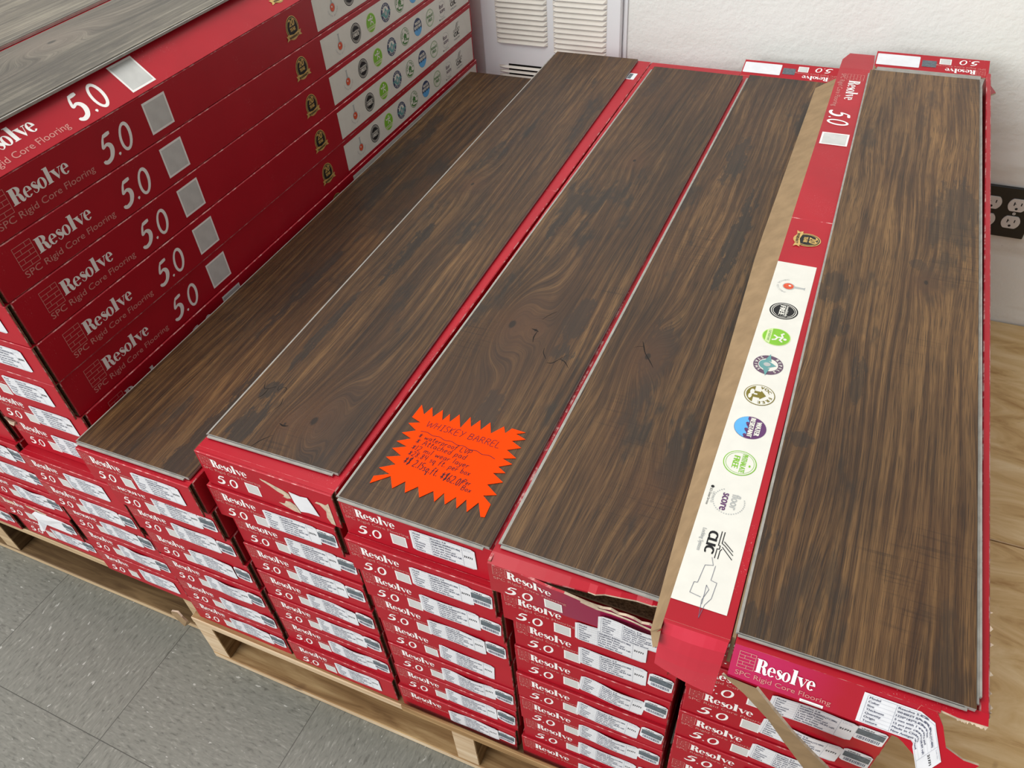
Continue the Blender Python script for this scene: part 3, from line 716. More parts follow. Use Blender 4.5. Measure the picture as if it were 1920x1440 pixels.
m.slab(q, [(p[0], p[1], p[2]-.0028) for p in q], RED, EDGE, KRAFT)
SIDE2 = side_print(False)
def zs(y):
    for i in range(len(seg)-1):
        if y <= seg[i+1]: return zz[i]+(zz[i+1]-zz[i])*(y-seg[i])/(seg[i+1]-seg[i])
    return zz[-1]
SIDE2.into(m, lambda u, v, e_: (FX-.001+v*1.00, 1.2287-.9869*u, zs(1.2287-.9869*u)+.0004+e_))
sk = Sheet()   # a pen doodle on the white area: (across, towards the far end)
for p in ([(.024, .060), (.027, .052), (.020, .050), (.018, .030), (.015, .0295), (.014, .018), (.024, .0165)], [(.029, .052), (.0285, .036), (.034, .035), (.033, .018), (.029, .010), (.027, -.004)], [(.027, -.004), (.0255, .014), (.029, .026), (.026, .030), (.0265, .010)]): sk.line(p, .0004, INK, 3)
for pts, mt, l in sk.p: m.face([(FX+x, y+.020, zs(max(0, y+.020))+.0009) for x, y in pts], mt)
link('side_panel', m.mesh('side_panel'), b9)['label'] = 'long side panel folded out with white icon strip'
# brown glue flap along the outer edge of that panel
m = MB(); n_ = 16; ya, yb = -.004, 1.165
for i in range(n_):
    a, b_ = ya+(yb-ya)*i/n_, ya+(yb-ya)*(i+1)/n_
    def dr(y):
        K = [(-.01, .009), (.02, .011), (.11, .015), (.26, .021), (.42, .0265), (.61, .033), (1.2, .032)]
        for (p, q_), (p2, q2) in zip(K, K[1:]):
            if y <= p2: return q_+(q2-q_)*(max(y, p)-p)/(p2-p)
        return .032
    q = [(FX-dr(a), a+.004, .0265), (FX, a, zs(max(a, L0))-.0005), (FX, b_, zs(max(b_, L0))-.0005), (FX-dr(b_), b_-.004*(i == n_-1)+.004*(i < n_-1), .0265)]
    m.face(q, KRAFT); m.face([(p[0]+.001, p[1], p[2]-.0025) for p in q][::-1], RED)
    m.face([(q[0][0], q[0][1], q[0][2]), (q[3][0], q[3][1], q[3][2]), (q[3][0]+.001, q[3][1], q[3][2]-.0025), (q[0][0]+.001, q[0][1], q[0][2]-.0025)], TORN)
m.face([(FX-.009, 0, .0265), (FX-.004, -.010, .020), (FX, -.010, .024), (FX, 0, .0455)], KRAFT)
link('glue_flap', m.mesh('glue_flap'), b9)['label'] = 'bare brown inner flap'
# front tab folded down over the edge
m = MB()
PINKRED = red_board('glossy pinkish red carton', (.66, .020, .050), .18, .9)
rows_ = [(.0065, .0462), (.0035, .0450), (-.0005, .034), (-.003, .016), (-.004, -.004), (-.003, -.020)]
def xw(j): return (FX+.000-.002*j/5*1, -.001-.0035*j/5)
for j in range(len(rows_)-1):
    for i in range(6):
        def pt(ii, jj):
            x0, x1 = xw(jj); t = ii/6; y, z = rows_[jj]
            z2 = z-(.020*t if jj == 5 else .0) ; 
            return (x0+(x1-x0)*t, y-.002*math.sin(math.pi*t)*(jj > 1), z2)
        q = [pt(i, j+1), pt(i+1, j+1), pt(i+1, j), pt(i, j)]
        m.face(q, RED if j == 0 else PINKRED); m.face([(p[0], p[1]+.0026, p[2]-.0006) for p in q][::-1], KRAFT)
for i in range(6): pass
xr = -.0045
m.face([(xw(1)[1], .0035, .045), (xw(1)[1], .0060, .0444), (xw(5)[1], -.0004, -.0406), (xw(5)[1], -.003, -.040)], TORN)
link('front_tab', m.mesh('front_tab', True), b9)['label'] = 'shiny red tab folded down at the front'
rear_flap(b9, W9-.004, 1.236, H9-.003, .052, math.radians(12))
m = MB(); q = [(W9, 1.195, .030), (W9+.016, 1.232, .022), (W9, 1.245, .034)]; m.slab(q, [(p[0], p[1], p[2]-.0025) for p in q], RED, TORN, KRAFT)
link('torn_corner', m.mesh('torn_corner'), b9)
m = MB(); rnd = random.Random(5)   # frayed paper along the right front corner
for k in range(26):
    y = .004+rnd.random()**2*.16; z = H9*rnd.uniform(.80, 1.0); x = W9+.0002; l = rnd.uniform(.003, .008)
    q = [(x, y+.010, z), (x+rnd.uniform(.001, .0028), y+.010+l*.4, z+rnd.uniform(-.002, .002)), (x, y+.010+l, z-.002)]
    m.slab(q, [(p[0]-.0004, p[1], p[2]-.0004) for p in q], TORN)
    x = W9-rnd.uniform(.004, .024); l *= .6; q = [(x, .0058, .0462), (x+l*.5, .0040-rnd.random()*.0015, .0450), (x+l, .0058, .0462)]
    m.slab(q, [(p[0], p[1]+.0004, p[2]-.0004) for p in q], TORN)
tag(link('frayed_edge', m.mesh('frayed_edge'), b9), kind='stuff')

# --- tall stacks at the left
P0 = [(-.409, .087), (-.411, .088), (-.412, .088), (-.412, .082), (-.411, .082), (-.411, .100), (-.412, .097), (-.414, .091), (-.4125, .091), (-.4135, .092), (-.414, .091), (-.4145, .092), (-.4145, .0915)]
zp = lambda k: zb+.0625*k
n = len(P0)
for k, (x, y) in enumerate(P0):
    i = n-1-k; wv = random.choice((0, 0, 3)); visible_side = 5 <= k <= 11
    pos_word = 'lowest' if k == 0 else ORD[i]
    if k == 12: continue
    lab = ('%s red flooring box of nearest tall pile, its dark printed side visible' % pos_word) if k > 6 else ('%s red flooring box of nearest tall pile, only its labelled end visible' % pos_word)
    st = {0: (.094, 0, 0), 1: (.081, 2, 2), 2: (.080, 0, 1), 3: (.079, 0, 0), 4: (.083, 0, 0), 5: (.080, 0, 0), 6: (.082, 0, 0)}.get(k, (.084, 0, 0))
    b = box(x, y, zp(k), lab, 'red flooring boxes in the tall piles', HP, 'bodys' if k >= 5 else 'bodyp', 'flapp', (st[0], st[1]), [0, 2, 1, 0, 0, 0, 0][k] if k < 7 else 0, 1 if k in (1, 2, 3) else 0, barmesh=2 if k == 2 else 0)
    tops[(0, k)] = b
# crushed left corner on one of them
m = MB(); rnd = random.Random(2)
q = [(-.003, -.004, .061), (.006, -.006, .060), (.014, -.003, .055), (.010, -.005, .048), (.003, -.005, .050), (-.002, -.003, .054)]
m.slab(q, [(p[0], p[1]+.003, p[2]-.001) for p in q], TORN, TORN); link('torn_corner', m.mesh('torn_corner'), tops[(0, 5)])
# topmost box: long side leans inward and catches the light
b = empty('flooring_box', (-.4145, .0915, zp(12))); tag(b, 'opened topmost red flooring box with sloping printed side, under the nearest grey plank', 'box', 'red flooring boxes in the tall piles')
m = MB(); HT = .0360; IN = .040
sec = [(0, 0), (BW, 0), (BW, .0006), (BW-IN, HT), (0, HT)]
F0, F1 = .008, BL
for a, c in zip(sec, sec[1:]+sec[:1]):
    m.face([(a[0], F0, a[1]), (c[0], F0, c[1]), (c[0], F1, c[1]), (a[0], F1, a[1])][::-1], RED)
m.face([(p[0], F1, p[1]) for p in sec], RED); m.face([(p[0], F0, p[1]) for p in sec][::-1], KRAFTD)
LS = math.hypot(IN, HT); 
def slope(u, v, e_): t = v/LS; return (BW-IN*t+e_*.7+.0001, u, .0006+(HT-.0006)*t+e_*.7+.0001)
cut = Sheet()
for pts, mt, l in SIDE.p:
    if all(v < LS-.001 for _, v in pts): cut.p.append((pts, mt, l))
    else: cut.p.append(([(u, min(v, LS-.001)) for u, v in pts], mt, l))
cut.into(m, slope)
link('box_body', m.mesh('box_body'), b)
m = MB(); m.box(0, BW-.002, 0, .003, 0, .0012, RED); m.slab([(0, 0, 0), (BW-.002, 0, 0), (BW-IN, 0, HT), (0, 0, HT)], [(0, .003, 0), (BW-.002, .003, 0), (BW-IN, .003, HT), (0, .003, HT)], RED, EDGE)
link('end_flap', m.mesh('end_flap'), b)
for s, x0, ny, wh in ((-1, -.615, 13, 'second tall pile from the brown planks'), (-2, -.813, 13, 'third tall pile from the brown planks')):
    for k in range(ny):
        x = x0+random.uniform(-.003, .003); y = (.096, .089, .092, .094, .090)[k % 5]
        if s == -2: y = (.092, .095, .09)[k % 3]
        Hk = HP if k < 12 else .0360
        lab = 'red flooring box, %s in the %s' % ('lowest' if k == 0 else ORD[ny-1-k], wh)
        bx = box(x, y, zp(k), lab, 'red flooring boxes in the tall piles', HP, 'bodyp', 'flapp', (.084, 0) if k != 1 or s != -1 else None, k % 3, 1 if k < 5 else 0, barmesh=k % 2)
        if k == 12:
            for c in bx.children: c.scale = (1, 1, .0360/HP)
            for c in list(bx.children):
                if 'sticker' in c.name: c.location.z *= .62
        if s == -1 and k == 1:
            m = MB()
            q = [(.100, -.0012, .050), (.166, -.0008, .050), (.166, -.0008, .014), (.105, -.0008, .014), (.104, -.010, .006), (.098, -.012, .008), (.094, -.004, .028), (.088, -.003, .040)]
            m.slab(q, [(p[0], p[1]+.0004, p[2]) for p in q], STK); link('info_sticker', m.mesh('info_sticker'), bx)['label'] = 'half peeled white sticker'
            m = MB(); q = [(.018, -.0006, .060), (.030, -.0006, .052), (.046, -.0006, .051), (.052, -.0006, .045), (.040, -.0006, .043), (.026, -.0006, .047)]
            m.slab(q, [(p[0], p[1]+.0004, p[2]) for p in q], TORN); link('torn_paper', m.mesh('torn_paper'), bx); m = MB()
            q = [(.080, -.0006, .058), (.100, -.0006, .058), (.128, -.0006, .053), (.126, -.0006, .050), (.100, -.0006, .052), (.084, -.0006, .053)]
            m.slab(q, [(p[0], p[1]+.0004, p[2]) for p in q], TORN); link('torn_paper', m.mesh('torn_paper'), bx)

# ------------------------------------------------------------ planks
def wood(name, seed, tones, knots=(), patches=(), rings=1.0, rough=.42, streak=1.0, warm=(.085, .034, .012), gain=1.0):
    """knots: (x, y, radius, strength); patches: (x, y, rx, ry) darker areas"""
    dark, mid, tan, patch = [tuple(min(1, q*gain) for q in c_) for c_ in tones]; pmix = .78 if gain == 1.0 else .55
    t = NT(name, rough+.05, .42); P0_ = t.obj(); P = t.mapp(P0_, loc=(seed*.37, seed*1.71, seed*.5)); s0 = t.sep(P0_)
    def gauss(x, y, rx, ry):
        dx = t.math('DIVIDE', t.math('SUBTRACT', s0[0], x), rx); dy = t.math('DIVIDE', t.math('SUBTRACT', s0[1], y), ry)
        d = t.math('ADD', t.math('MULTIPLY', dx, dx), t.math('MULTIPLY', dy, dy)); return t.math('EXPONENT', t.math('MULTIPLY', d, -1.0))
    lowf = t.noise(t.mapp(P, (10, 1.3, 1)), 1, 2, .5)
    f = t.math('ADD', t.math('MULTIPLY', s0[0], 24.0), t.math('MULTIPLY', lowf, 1.5*rings))
    for kx, ky, r_, a in knots: f = t.math('ADD', f, t.math('MULTIPLY', gauss(kx, ky, r_, r_*2.6), a*.42))
    rg = t.math('SINE', t.math('MULTIPLY', f, 19.0)); rg = t.math('MULTIPLY_ADD', rg, .5, .5)
    cv = t.n.new('ShaderNodeCombineXYZ'); t.l.new(t.math('MULTIPLY', f, 9.0), cv.inputs[0]); t.l.new(t.math('MULTIPLY', s0[1], 3.6), cv.inputs[1]); cv.inputs[2].default_value = seed
    fine = t.noise(cv.outputs[0], 1, 6, .72)
    cv2 = t.n.new('ShaderNodeCombineXYZ'); t.l.new(t.math('MULTIPLY', f, 62.0), cv2.inputs[0]); t.l.new(t.math('MULTIPLY', s0[1], 24.0), cv2.inputs[1]); cv2.inputs[2].default_value = seed+3
    pores = t.noise(cv2.outputs[0], 1, 2, .5)
    blot = t.noise(t.mapp(P, (16, 2.4, 1)), 1, 4, .6, .2)
    v = t.math('ADD', t.math('MULTIPLY', fine, .62*streak), t.math('ADD', t.math('MULTIPLY', blot, .38), t.math('MULTIPLY', rg, .07)))
    c = t.ramp(v, [(.38, dark), (.53, mid), (.68, tan)])
    c = t.mix(t.math('MULTIPLY', t.mask(pores, .52, .62), .72), c, dark)
    cv3 = t.n.new('ShaderNodeCombineXYZ'); t.l.new(t.math('MULTIPLY', f, 38.0), cv3.inputs[0]); t.l.new(t.math('MULTIPLY', s0[1], 5.0), cv3.inputs[1]); cv3.inputs[2].default_value = seed+7
    lite = t.noise(cv3.outputs[0], 1, 3, .65)
    c = t.mix(t.math('MULTIPLY', t.mask(lite, .56, .70), .55), c, tan)
    pm = t.mask(t.math('ADD', t.noise(t.mapp(P, (15, 3.5, 1), (5, 2, 0)), 1, 4, .65), t.math('MULTIPLY', t.noise(t.mapp(P, (160, 60, 1)), 1, 2), .14)), .63, .70)
    for x, y, rx, ry in patches:
        g = t.math('MULTIPLY', gauss(x, y, rx, ry), t.math('MULTIPLY_ADD', t.noise(t.mapp(P, (90, 22, 1)), 1, 5, .75), 3.4, -.9)); pm = t.math('MAXIMUM', pm, t.mask(g, .38, .46))
    c = t.mix(t.math('MULTIPLY', pm, pmix), c, patch)
    zone = t.mask(t.noise(t.mapp(P, (7, 1.5, 1), (4, 4, 0)), 1, 3, .6), .34, .66); c = t.mix(1.0, c, t.ramp(zone, [(0, (.60, .58, .56)), (1, (1.12, 1.10, 1.05))]), 'MULTIPLY')
    wm = t.mask(t.noise(t.mapp(P, (9, 2.2, 1), (2, 8, 1)), 1, 3), .52, .68); c = t.mix(t.math('MULTIPLY', wm, .30), c, warm)
    for kx, ky, r_, a in knots: c = t.mix(t.math('MULTIPLY', gauss(kx, ky, r_*1.1, r_*1.6), .55), c, warm)
    saw = t.noise(t.mapp(P, (14, 420, 1)), 1, 2); sawm = t.math('MULTIPLY', t.mask(t.noise(t.mapp(P, (8, 4, 1), (9, 1, 0)), 1, 2), .56, .66), t.mask(saw, .56, .66))
    c = t.mix(t.math('MULTIPLY', sawm, .45), c, dark)
    for kx, ky, r_, a in knots:
        if a > 0:
            g = t.math('ADD', gauss(kx, ky, r_*.16, r_*.30), t.math('MULTIPLY', t.noise(t.mapp(P, (200, 90, 1)), 1, 2), .3)); c = t.mix(t.math('MULTIPLY', t.mask(g, .55, .85), .85), c, tuple(q*.45 for q in dark))
    t.bump(t.math('ADD', fine, t.math('MULTIPLY', pores, 1.2)), .35, .0006)
    return t.done(c)
BR = ((.016, .0072, .0032), (.070, .0320, .0108), (.195, .104, .038), (.020, .0145, .0110))
GR = ((.052, .042, .033), (.120, .103, .080), (.26, .235, .185), (.075, .062, .050))
CRACK = flat('dark bark crack print', (.012, .008, .006), .6, .2, .3, 300)
PW, PLn = .1803, 1.190
def plank(x, y, z, rz, label, mat, tongue=('left', 'front'), W=PW, L=PLn, tw=.0035, cat='plank', cracks=()):
    r = empty('vinyl_plank', (x, y, z-.005), rz); tag(r, label, cat)
    m = MB(); m.bevelbox(0, W, 0, L, .0003, .0042, .0003, CORE, CORE)
    if 'left' in tongue: m.box(-tw, .0, 0, L-.012, .0016, .0030, CORE)
    if 'front' in tongue: m.box(.0, W-.006, -tw, 0, .0012, .0028, CORE); m.box(-tw*.6, W-.008, -.0004, 0, .0028, .0034, CORED)
    if 'right' in tongue: m.box(W, W+tw, .006, L-.004, .0010, .0028, CORE); m.box(W+tw, W+tw+.0016, .012, L-.006, .0012, .0044, CORE)
    link('plank_core', m.mesh('plank_core'), r)
    m = MB(); m.bevelbox(0.0002, W-.0002, 0.0002, L-.0002, .0043, .0050, .0003, mat, mat)
    if cracks:
        cs = Sheet()
        for c_ in cracks: cs.stroke(c_, CRACK, 1, n=4)
        cs.into(m, lambda u, v, e_: (u, v, .00502+e_*.3))
    link('wood_face', m.mesh('wood_face'), r)
    return r
mk = lambda nm, sd, kn, pa, **k: wood(nm, sd, BR, kn, pa, **k)
plank(-.2020, .0655, .5698, .0075, 'lowest brown wood-look plank, lying in shade beside the tall red pile', mk('brown oak print of the low plank', 1, [], [(.150, .010, .022, .05), (.152, .11, .016, .12), (.10, .38, .012, .14)]))
plank(-.0005, .1030, .6195, .0115, 'brown wood-look plank left of the price card plank, with big knot near front', cracks=[[(.013, .098, .0002), (.018, .088, .0006), (.024, .089, .0005), (.031, .095, .0003)], [(.024, .089, .0003), (.024, .078, .0007), (.021, .070, .0002)], [(.034, .097, .0002), (.037, .090, .0004), (.041, .097, .0003), (.046, .096, .0005), (.047, .088, .0002)], [(.052, .080, .0002), (.055, .070, .0005), (.053, .060, .0002)], [(.062, .0, .0004), (.067, .012, .0006), (.076, .024, .0002)], [(.072, .043, .0003), (.079, .041, .0012), (.085, .043, .0003)]], mat=mk('brown oak print with near knot', 2, [(.110, .060, .030, 2.4), (.079, .044, .012, 1.0), (.06, .62, .02, .8)], [(.036, .030, .020, .055), (.028, .085, .014, .022), (.029, .21, .009, .10), (.05, .42, .014, .10)]))
plank(.1976, .0779, .6195, -.0095, 'brown wood-look plank carrying the orange price card', cracks=[[(.118, .300, .0002), (.121, .290, .0006), (.128, .281, .0003)], [(.131, .275, .0003), (.138, .277, .0007), (.144, .287, .0004), (.150, .297, .0002)], [(.144, .287, .0004), (.152, .284, .0007), (.160, .275, .0002)], [(.088, .330, .0003), (.094, .329, .0013), (.099, .327, .0003)], [(.094, .352, .0002), (.098, .362, .0005), (.106, .374, .0003)], [(.097, .327, .0004), (.097, .315, .0008), (.100, .305, .0002)]], mat=mk('brown oak print of the card plank', 3, [(.060, .330, .034, 2.6), (.094, .329, .012, 1.0), (.08, .80, .02, .7)], [(.140, .365, .020, .055), (.142, .300, .018, .022), (.03, .62, .012, .12), (.10, .16, .02, .06)]))
plank(.3875, .0851, .6195, -.0110, 'brown wood-look plank right of the card plank, beside the brown cardboard flap', cracks=[[(.041, .345, .0003), (.045, .336, .0008), (.050, .325, .0006), (.060, .312, .0007), (.067, .302, .0002)], [(.045, .336, .0003), (.038, .334, .0003), (.033, .329, .0001)]], mat=mk('brown oak print of the fourth plank', 4, [(.055, .32, .026, 1.6), (.12, .12, .03, -.9)], [(.060, .34, .022, .06), (.10, .62, .016, .16), (.05, .85, .02, .1)]))
plank(.6253, .0451, .6680, .0070, 'rightmost and highest brown wood-look plank, with sawn marks and dark specks', mk('brown oak print of the right plank', 5, [(.12, .55, .02, .6)], [(.015, .505, .020, .040), (.028, .440, .016, .034), (.112, .585, .016, .014), (.060, .35, .009, .05), (.012, .235, .022, .013), (.004, .10, .016, .024), (.006, .01, .018, .024), (.15, .75, .03, .09)], streak=1.15, gain=1.28), tongue=('right', 'left', 'front'), tw=.0022, W=.1790)
G1 = wood('grey oak print with cathedral grain', 11, GR, [(.045, .30, .030, 3.4)], [], rings=.5, rough=.45, warm=(.15, .115, .09))
G2 = wood('grey oak print plain', 12, GR, [], [], rings=.5, rough=.45, warm=(.15, .12, .095))
G3 = wood('beige grey oak print', 13, ((.10, .08, .05), (.17, .145, .10), (.26, .24, .18), (.11, .095, .065)), [], [], rings=.5, rough=.45)
ztp = zp(12)+.036+.0052
plank(-.4335, .112, ztp, .000, 'grey wood-look plank on tall pile nearest the brown planks, pale arched grain', G1, tongue=('right',), tw=.002, W=.1725)
plank(-.6290, .110, ztp, .000, 'grey wood-look plank across the thin red gap from the nearest grey plank', G2, tongue=('left',), tw=.002, W=.1790)
plank(-.8330, .110, ztp, .000, 'beige grey wood-look plank in the top left corner of view', G3, tongue=('left',), tw=.002, W=.1790)

# ------------------------------------------------------------ price card
STAR = [(0.2183, 0.2318), (0.2283, 0.2182), (0.2322, 0.2323), (0.24, 0.2181), (0.2462, 0.2326), (0.2532, 0.2169), (0.2571, 0.2295), (0.2626, 0.2177), (0.2683, 0.2327), (0.2785, 0.2133), (0.2823, 0.2334), (0.2895, 0.219), (0.2954, 0.2327), (0.302, 0.2185), (0.3079, 0.2333), (0.3156, 0.2177), (0.3255, 0.2329), (0.3308, 0.2236), (0.3354, 0.2332), (0.3525, 0.2325), (0.3431, 0.2269), (0.3565, 0.2228), (0.3428, 0.2154), (0.3567, 0.2092), (0.3429, 0.201), (0.3574, 0.1933), (0.3434, 0.1878), (0.3567, 0.1838), (0.3438, 0.1753), (0.3547, 0.1698), (0.3419, 0.1651), (0.3574, 0.157), (0.3426, 0.1483), (0.3581, 0.1389), (0.3448, 0.1332), (0.3573, 0.1251), (0.3583, 0.1079), (0.3538, 0.107), (0.3443, 0.1231), (0.3378, 0.1074), (0.3304, 0.1221), (0.3256, 0.1077), (0.3187, 0.1213), (0.3116, 0.108), (0.3041, 0.1216), (0.2995, 0.1073), (0.292, 0.1199), (0.2817, 0.1067), (0.2736, 0.1196), (0.2639, 0.107), (0.257, 0.1211), (0.2479, 0.1074), (0.2379, 0.122), (0.2211, 0.1052), (0.22, 0.1156), (0.2355, 0.1241), (0.2195, 0.1281), (0.2349, 0.1385), (0.2191, 0.1448), (0.2345, 0.1519), (0.219, 0.1587), (0.2339, 0.1665), (0.2185, 0.1699), (0.2325, 0.1791), (0.2178, 0.1837), (0.2319, 0.1922), (0.2176, 0.1997), (0.2308, 0.2053), (0.217, 0.2098)]
STROKES = {  # single-line handwriting: x-height .55, capital height 1
'W': (.95, [[(0, 1), (.2, 0), (.45, .8), (.62, 0), (.95, 1.02)]]), 'H': (.62, [[(.02, 1), (0, 0)], [(.5, 1), (.48, 0)], [(0, .5), (.5, .52)]]), 'I': (.4, [[(.05, 1), (.38, 1)], [(.2, 1), (.18, 0)], [(0, 0), (.36, 0)]]),
'S': (.5, [[(.46, .9), (.25, 1), (.05, .8), (.2, .55), (.4, .35), (.35, .08), (.1, 0), (0, .12)]]), 'K': (.55, [[(.02, 1), (0, 0)], [(.5, 1), (.05, .45), (.5, 0)]]), 'E': (.5, [[(.45, 1), (.02, .97), (0, 0), (.45, .02)], [(0, .5), (.38, .52)]]),
'Y': (.55, [[(0, 1), (.25, .5)], [(.52, 1), (.15, -.05)]]), 'B': (.55, [[(0, 0), (.02, 1)], [(0, .95), (.35, .95), (.42, .75), (.3, .55), (.03, .5), (.35, .48), (.5, .28), (.35, .03), (0, 0)]]), 'A': (.6, [[(0, 0), (.28, 1), (.55, 0)], [(.1, .4), (.48, .42)]]),
'R': (.58, [[(0, 0), (.02, 1)], [(0, .97), (.35, .95), (.42, .7), (.25, .5), (.03, .48)], [(.2, .48), (.52, 0)]]), 'L': (.5, [[(.02, 1), (0, 0), (.45, .02)]]), '*': (.5, [[(.0, .15), (.48, .75)], [(.02, .75), (.46, .15)], [(.22, .95), (.26, -.02)]]),
'w': (.62, [[(0, .5), (.12, 0), (.3, .45), (.42, 0), (.6, .52)]]), 'a': (.48, [[(.38, .45), (.2, .55), (.02, .3), (.12, .02), (.32, .12), (.4, .5), (.38, .12), (.46, 0)]]), 't': (.36, [[(.18, .95), (.14, .15), (.22, 0), (.34, .06)], [(0, .6), (.34, .64)]]),
'e': (.45, [[(.05, .28), (.36, .32), (.3, .52), (.12, .5), (.02, .22), (.15, 0), (.4, .08)]]), 'r': (.38, [[(.02, .52), (.05, 0)], [(.05, .3), (.18, .5), (.36, .5)]]), 'p': (.46, [[(.04, .52), (0, -.4)], [(.03, .4), (.22, .56), (.4, .36), (.28, .04), (.03, .08)]]),
'o': (.45, [[(.2, .54), (.02, .28), (.15, 0), (.36, .1), (.4, .38), (.2, .54)]]), 'f': (.4, [[(.42, .92), (.25, 1), (.16, .7), (.12, -.1)], [(0, .48), (.34, .54)]]), 'V': (.5, [[(0, 1), (.2, 0), (.48, 1)]]), 'P': (.5, [[(0, 0), (.03, 1)], [(0, .97), (.38, .95), (.45, .7), (.28, .48), (.03, .45)]]),
'c': (.4, [[(.36, .46), (.18, .54), (.02, .28), (.14, .01), (.38, .08)]]), 'h': (.45, [[(.03, 1), (0, 0)], [(.02, .35), (.2, .54), (.34, .42), (.36, 0)]]), 'd': (.48, [[(.38, .45), (.18, .54), (.02, .26), (.14, .01), (.36, .1)], [(.42, 1), (.40, 0)]]),
'm': (.66, [[(.02, .52), (0, 0)], [(.02, .35), (.16, .54), (.28, .42), (.28, 0)], [(.28, .35), (.44, .54), (.58, .42), (.6, 0)]]), 'i': (.2, [[(.06, .52), (.06, 0)], [(.08, .74), (.09, .8)]]), 'l': (.2, [[(.1, 1), (.06, 0)]]), 'y': (.45, [[(.02, .52), (.08, .1), (.28, .1)], [(.4, .54), (.3, -.2), (.12, -.42), (-.05, -.3)]]),
's': (.38, [[(.34, .46), (.16, .55), (.06, .4), (.28, .24), (.3, .06), (.04, .0)]]), 'q': (.46, [[(.36, .45), (.18, .54), (.02, .28), (.14, .02), (.34, .12)], [(.38, .54), (.34, -.38), (.46, -.2)]]), 'b': (.45, [[(.02, 1), (.02, 0)], [(.02, .1), (.2, 0), (.4, .22), (.26, .5), (.04, .38)]]), 'x': (.42, [[(0, .52), (.38, 0)], [(.38, .54), (0, -.04)]]),
'1': (.22, [[(.1, 1), (.06, 0)]]), '2': (.5, [[(.02, .8), (.2, 1), (.4, .8), (.3, .45), (.02, .02), (.45, .04)]]), '8': (.5, [[(.4, .85), (.2, 1), (.06, .8), (.36, .35), (.25, .02), (.05, .2), (.4, .82)]]), '4': (.5, [[(.06, 1), (.02, .5), (.4, .52)], [(.4, 1), (.34, 0)]]), '5': (.5, [[(.42, 1), (.1, .98), (.06, .6), (.32, .6), (.42, .3), (.25, .02), (.02, .08)]]),
'6': (.48, [[(.3, 1), (.06, .45), (.1, .05), (.32, .02), (.38, .3), (.2, .45), (.06, .3)]]), '0': (.48, [[(.22, 1), (.03, .6), (.08, .1), (.28, 0), (.4, .4), (.36, .85), (.22, 1)]]), '.': (.2, [[(.05, .0), (.10, .13)]]), '$': (.5, [[(.42, .85), (.2, .95), (.05, .75), (.4, .3), (.25, .05), (.02, .15)], [(.30, 1.12), (.16, -.12)], [(.36, 1.10), (.22, -.14)]]), ' ': (.32, [])}
def hand(s, txt, x0, y0, x1, y1, h, w, mat, layer=2):
    adv = sum(STROKES[c][0]+.14 for c in txt)-.14; d = math.hypot(x1-x0, y1-y0); kx = d/adv; cx = 0
    for c in txt:
        a, st = STROKES[c]
        for p in st:
            pts = [(cx+px, py) for px, py in p]
            if len(pts) < 2: continue
            q = [(x0+(x1-x0)*px*kx/d+.12*py*h, y0+(y1-y0)*px*kx/d+py*h, w/2) for px, py in pts]
            s.stroke(q, mat, layer, n=3)
        cx += a+.14
s = Sheet()
hand(s, 'WHISKEY BARREL', .2390, .2016, .3333, .1998, .0092, .00070, PEN2)
s.stroke([(.2375+.0082*k, .1936-.00075*k+(.0009 if k % 2 else -.0009), .00035) for k in range(13)], PEN2, 2, n=4)
hand(s, '* waterproof LVP', .2388, .1836, .3070, .1796, .0068, .00070, PEN)
hand(s, '* Attached pad', .2398, .1748, .3045, .1712, .0077, .00070, PEN)
hand(s, '*12 mil wear layer', .2396, .1650, .3130, .1612, .0075, .00070, PEN)
hand(s, '*28.84 sq ft. per box', .2402, .1560, .3190, .1520, .0073, .00070, PEN)
hand(s, '*$ 2.15sq.ft. *$62.01', .2408, .1440, .3155, .1350, .0100, .00085, PEN)
hand(s, 'Per', .3165, .1400, .3255, .1395, .0066, .0007, PEN); hand(s, 'Box', .3185, .1318, .3300, .1312, .0066, .0007, PEN)
m = MB(); zc = .6199; cx_, cy_ = .288, .17
m.slab([(x-cx_, y-cy_, .0004) for x, y in STAR], [(x-cx_, y-cy_, 0) for x, y in STAR], SIGN)
s.into(m, lambda u, v, e_: (u-cx_, v-cy_, .00045+e_))
pc = link('price_card', m.mesh('price_card'), None, (cx_, cy_, zc)); tag(pc, 'fluorescent orange starburst price card with handwritten prices, lying on a brown plank', 'sign')

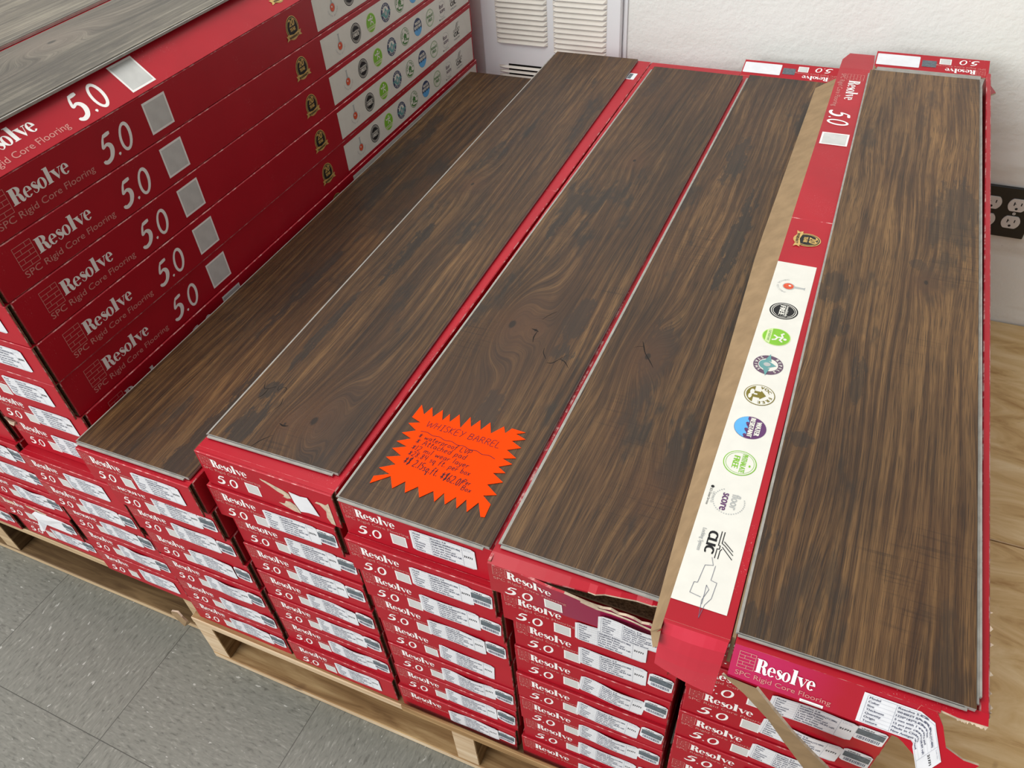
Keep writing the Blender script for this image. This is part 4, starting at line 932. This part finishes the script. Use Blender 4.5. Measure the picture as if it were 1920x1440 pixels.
# ------------------------------------------------------------ wall heater
HW = flat('white enamelled sheet metal', (.90, .93, .95), .5, .3, .012, 8)
HC = flat('cream louvre metal', (.84, .81, .73), .5, .3, .03, 30)
HD = flat('dark slots and lip shadow', (.012, .011, .010), .8, .1, .2, 60)  # near-black for the slots and the painted shadow under each lip
yw = 1.380
r = empty('wall_heater', (-.227, yw, .30)); tag(r, 'white metal louvred heater cover on the wall behind the brown planks', 'heater')
def grille(x0, x1, zt, nrow, pitch, name, dark=0):
    m = MB()
    for k in range(nrow):
        z = zt-pitch*k; h = pitch*(.50 if dark else .80)
        # slanted blade bulging out of the sheet with rounded ends, its lip shadow painted as a dark strip below
        n_ = 14
        def prof(t): return min(1, math.sin(min(t, 1-t)*math.pi*6) if min(t, 1-t) < 1/12 else 1)
        for i in range(n_):
            ta, tb = i/n_, (i+1)/n_; xa, xb = x0+(x1-x0)*ta, x0+(x1-x0)*tb; da, db = .0036*prof(ta), .0036*prof(tb)
            m.face([(xa, -.0164, z), (xb, -.0164, z), (xb, -.0164-db, z-h), (xa, -.0164-da, z-h)][::-1], HC)
            m.face([(xa, -.0164-da, z-h), (xb, -.0164-db, z-h), (xb, -.0162, z-h-.0004), (xa, -.0162, z-h-.0004)][::-1], HC)
        m.box(x0+.001, x1-.001, -.0164, -.0161, z-h-.0012, z-h-.0003, HD)
        if dark: m.box(x0+.024, x1-.001, -.0167, -.0161, z+.0001, z+.0042, HD)
    return link(name, m.mesh(name), r, (.227, 0, -.30))
m = MB(); m.bevelbox(0, .333, -.016, 0, 0, .9, .003, HW, HW); link('heater_panel', m.mesh('heater_panel'), r)
m = MB(); m.bevelbox(.3335, .3430, -.004, 0, 0, .9, .0012, HW, HW); link('mounting_flange', m.mesh('mounting_flange'), r)
grille(-.190, -.064, .6870+.0112*3, 11, .01125, 'louvre_grille'); grille(-.050, .074, .6870+.0112*3, 12, .01125, 'louvre_grille'); grille(-.188, .074, .5470, 12, .01040, 'louvre_grille', 1)

# ------------------------------------------------------------ outlet
PB_ = flat('glossy black plate', (.012, .012, .013), .25, .5, .1); OW = flat('white receptacle plastic', (.72, .70, .66), .35, .5, .03)
r = empty('wall_outlet', (.878, yw, .2920)); tag(r, 'black double gang wall plate with white power receptacles, right of the rightmost plank', 'outlet')
m = MB(); m.bevelbox(0, .1143, -.006, 0, 0, .1143, .0025, PB_, PB_, seg=2); link('cover_plate', m.mesh('cover_plate'), r)
for cx in (.0340, .0803):
    for cz in (.0375, .0768):
        m = MB(); n_ = 28; out = []
        for i in range(n_):
            t = 2*math.pi*i/n_; out.append((cx+.0172*math.cos(t), cz+max(-.0138, min(.0138, .0172*math.sin(t)))))
        m.slab([(x, -.0082, z) for x, z in out], [(x, -.0050, z) for x, z in out], OW)
        m.box(cx-.0075, cx-.0055, -.0084, -.0080, cz-.001, cz+.007, BLACK); m.box(cx+.0055, cx+.0075, -.0084, -.0080, cz-.000, cz+.0065, BLACK); m.box(cx-.0075, cx-.0035, -.0084, -.0080, cz+.0025, cz+.0040, BLACK)
        ss = Sheet(); ss.ell(cx, cz-.0075, .0026, .0026, BLACK); ss.into(m, lambda u, v, e_: (u, -.0084-e_, v))
        link('receptacle', m.mesh('receptacle'), r)
    m = MB(); out = [(cx+.003*math.cos(2*math.pi*i/14), .0572+.003*math.sin(2*math.pi*i/14)) for i in range(14)]
    m.slab([(x, -.0075, z) for x, z in out], [(x, -.0055, z) for x, z in out], OW); m.box(cx-.0003, cx+.0003, -.0077, -.0074, .0548, .0596, BLACK); link('plate_screw', m.mesh('plate_screw'), r)

# ------------------------------------------------------------ small litter
m = MB(); rnd = random.Random(9)
q = [(0, 0, 0), (.014, .001, .004), (.024, -.002, .000), (.028, -.001, -.014), (.024, .002, -.028), (.012, -.001, -.040), (.004, .001, -.030), (-.004, 0, -.012)]
m.slab(q, [(p[0], p[1]+.003, p[2]) for p in q], KRAFT, TORN)
link('cardboard_scrap', m.mesh('cardboard_scrap'), None, (-.240, .0585, .140)); tag(bpy.data.objects['cardboard_scrap'], 'scrap of torn brown cardboard hanging between the two pallets', 'scrap')
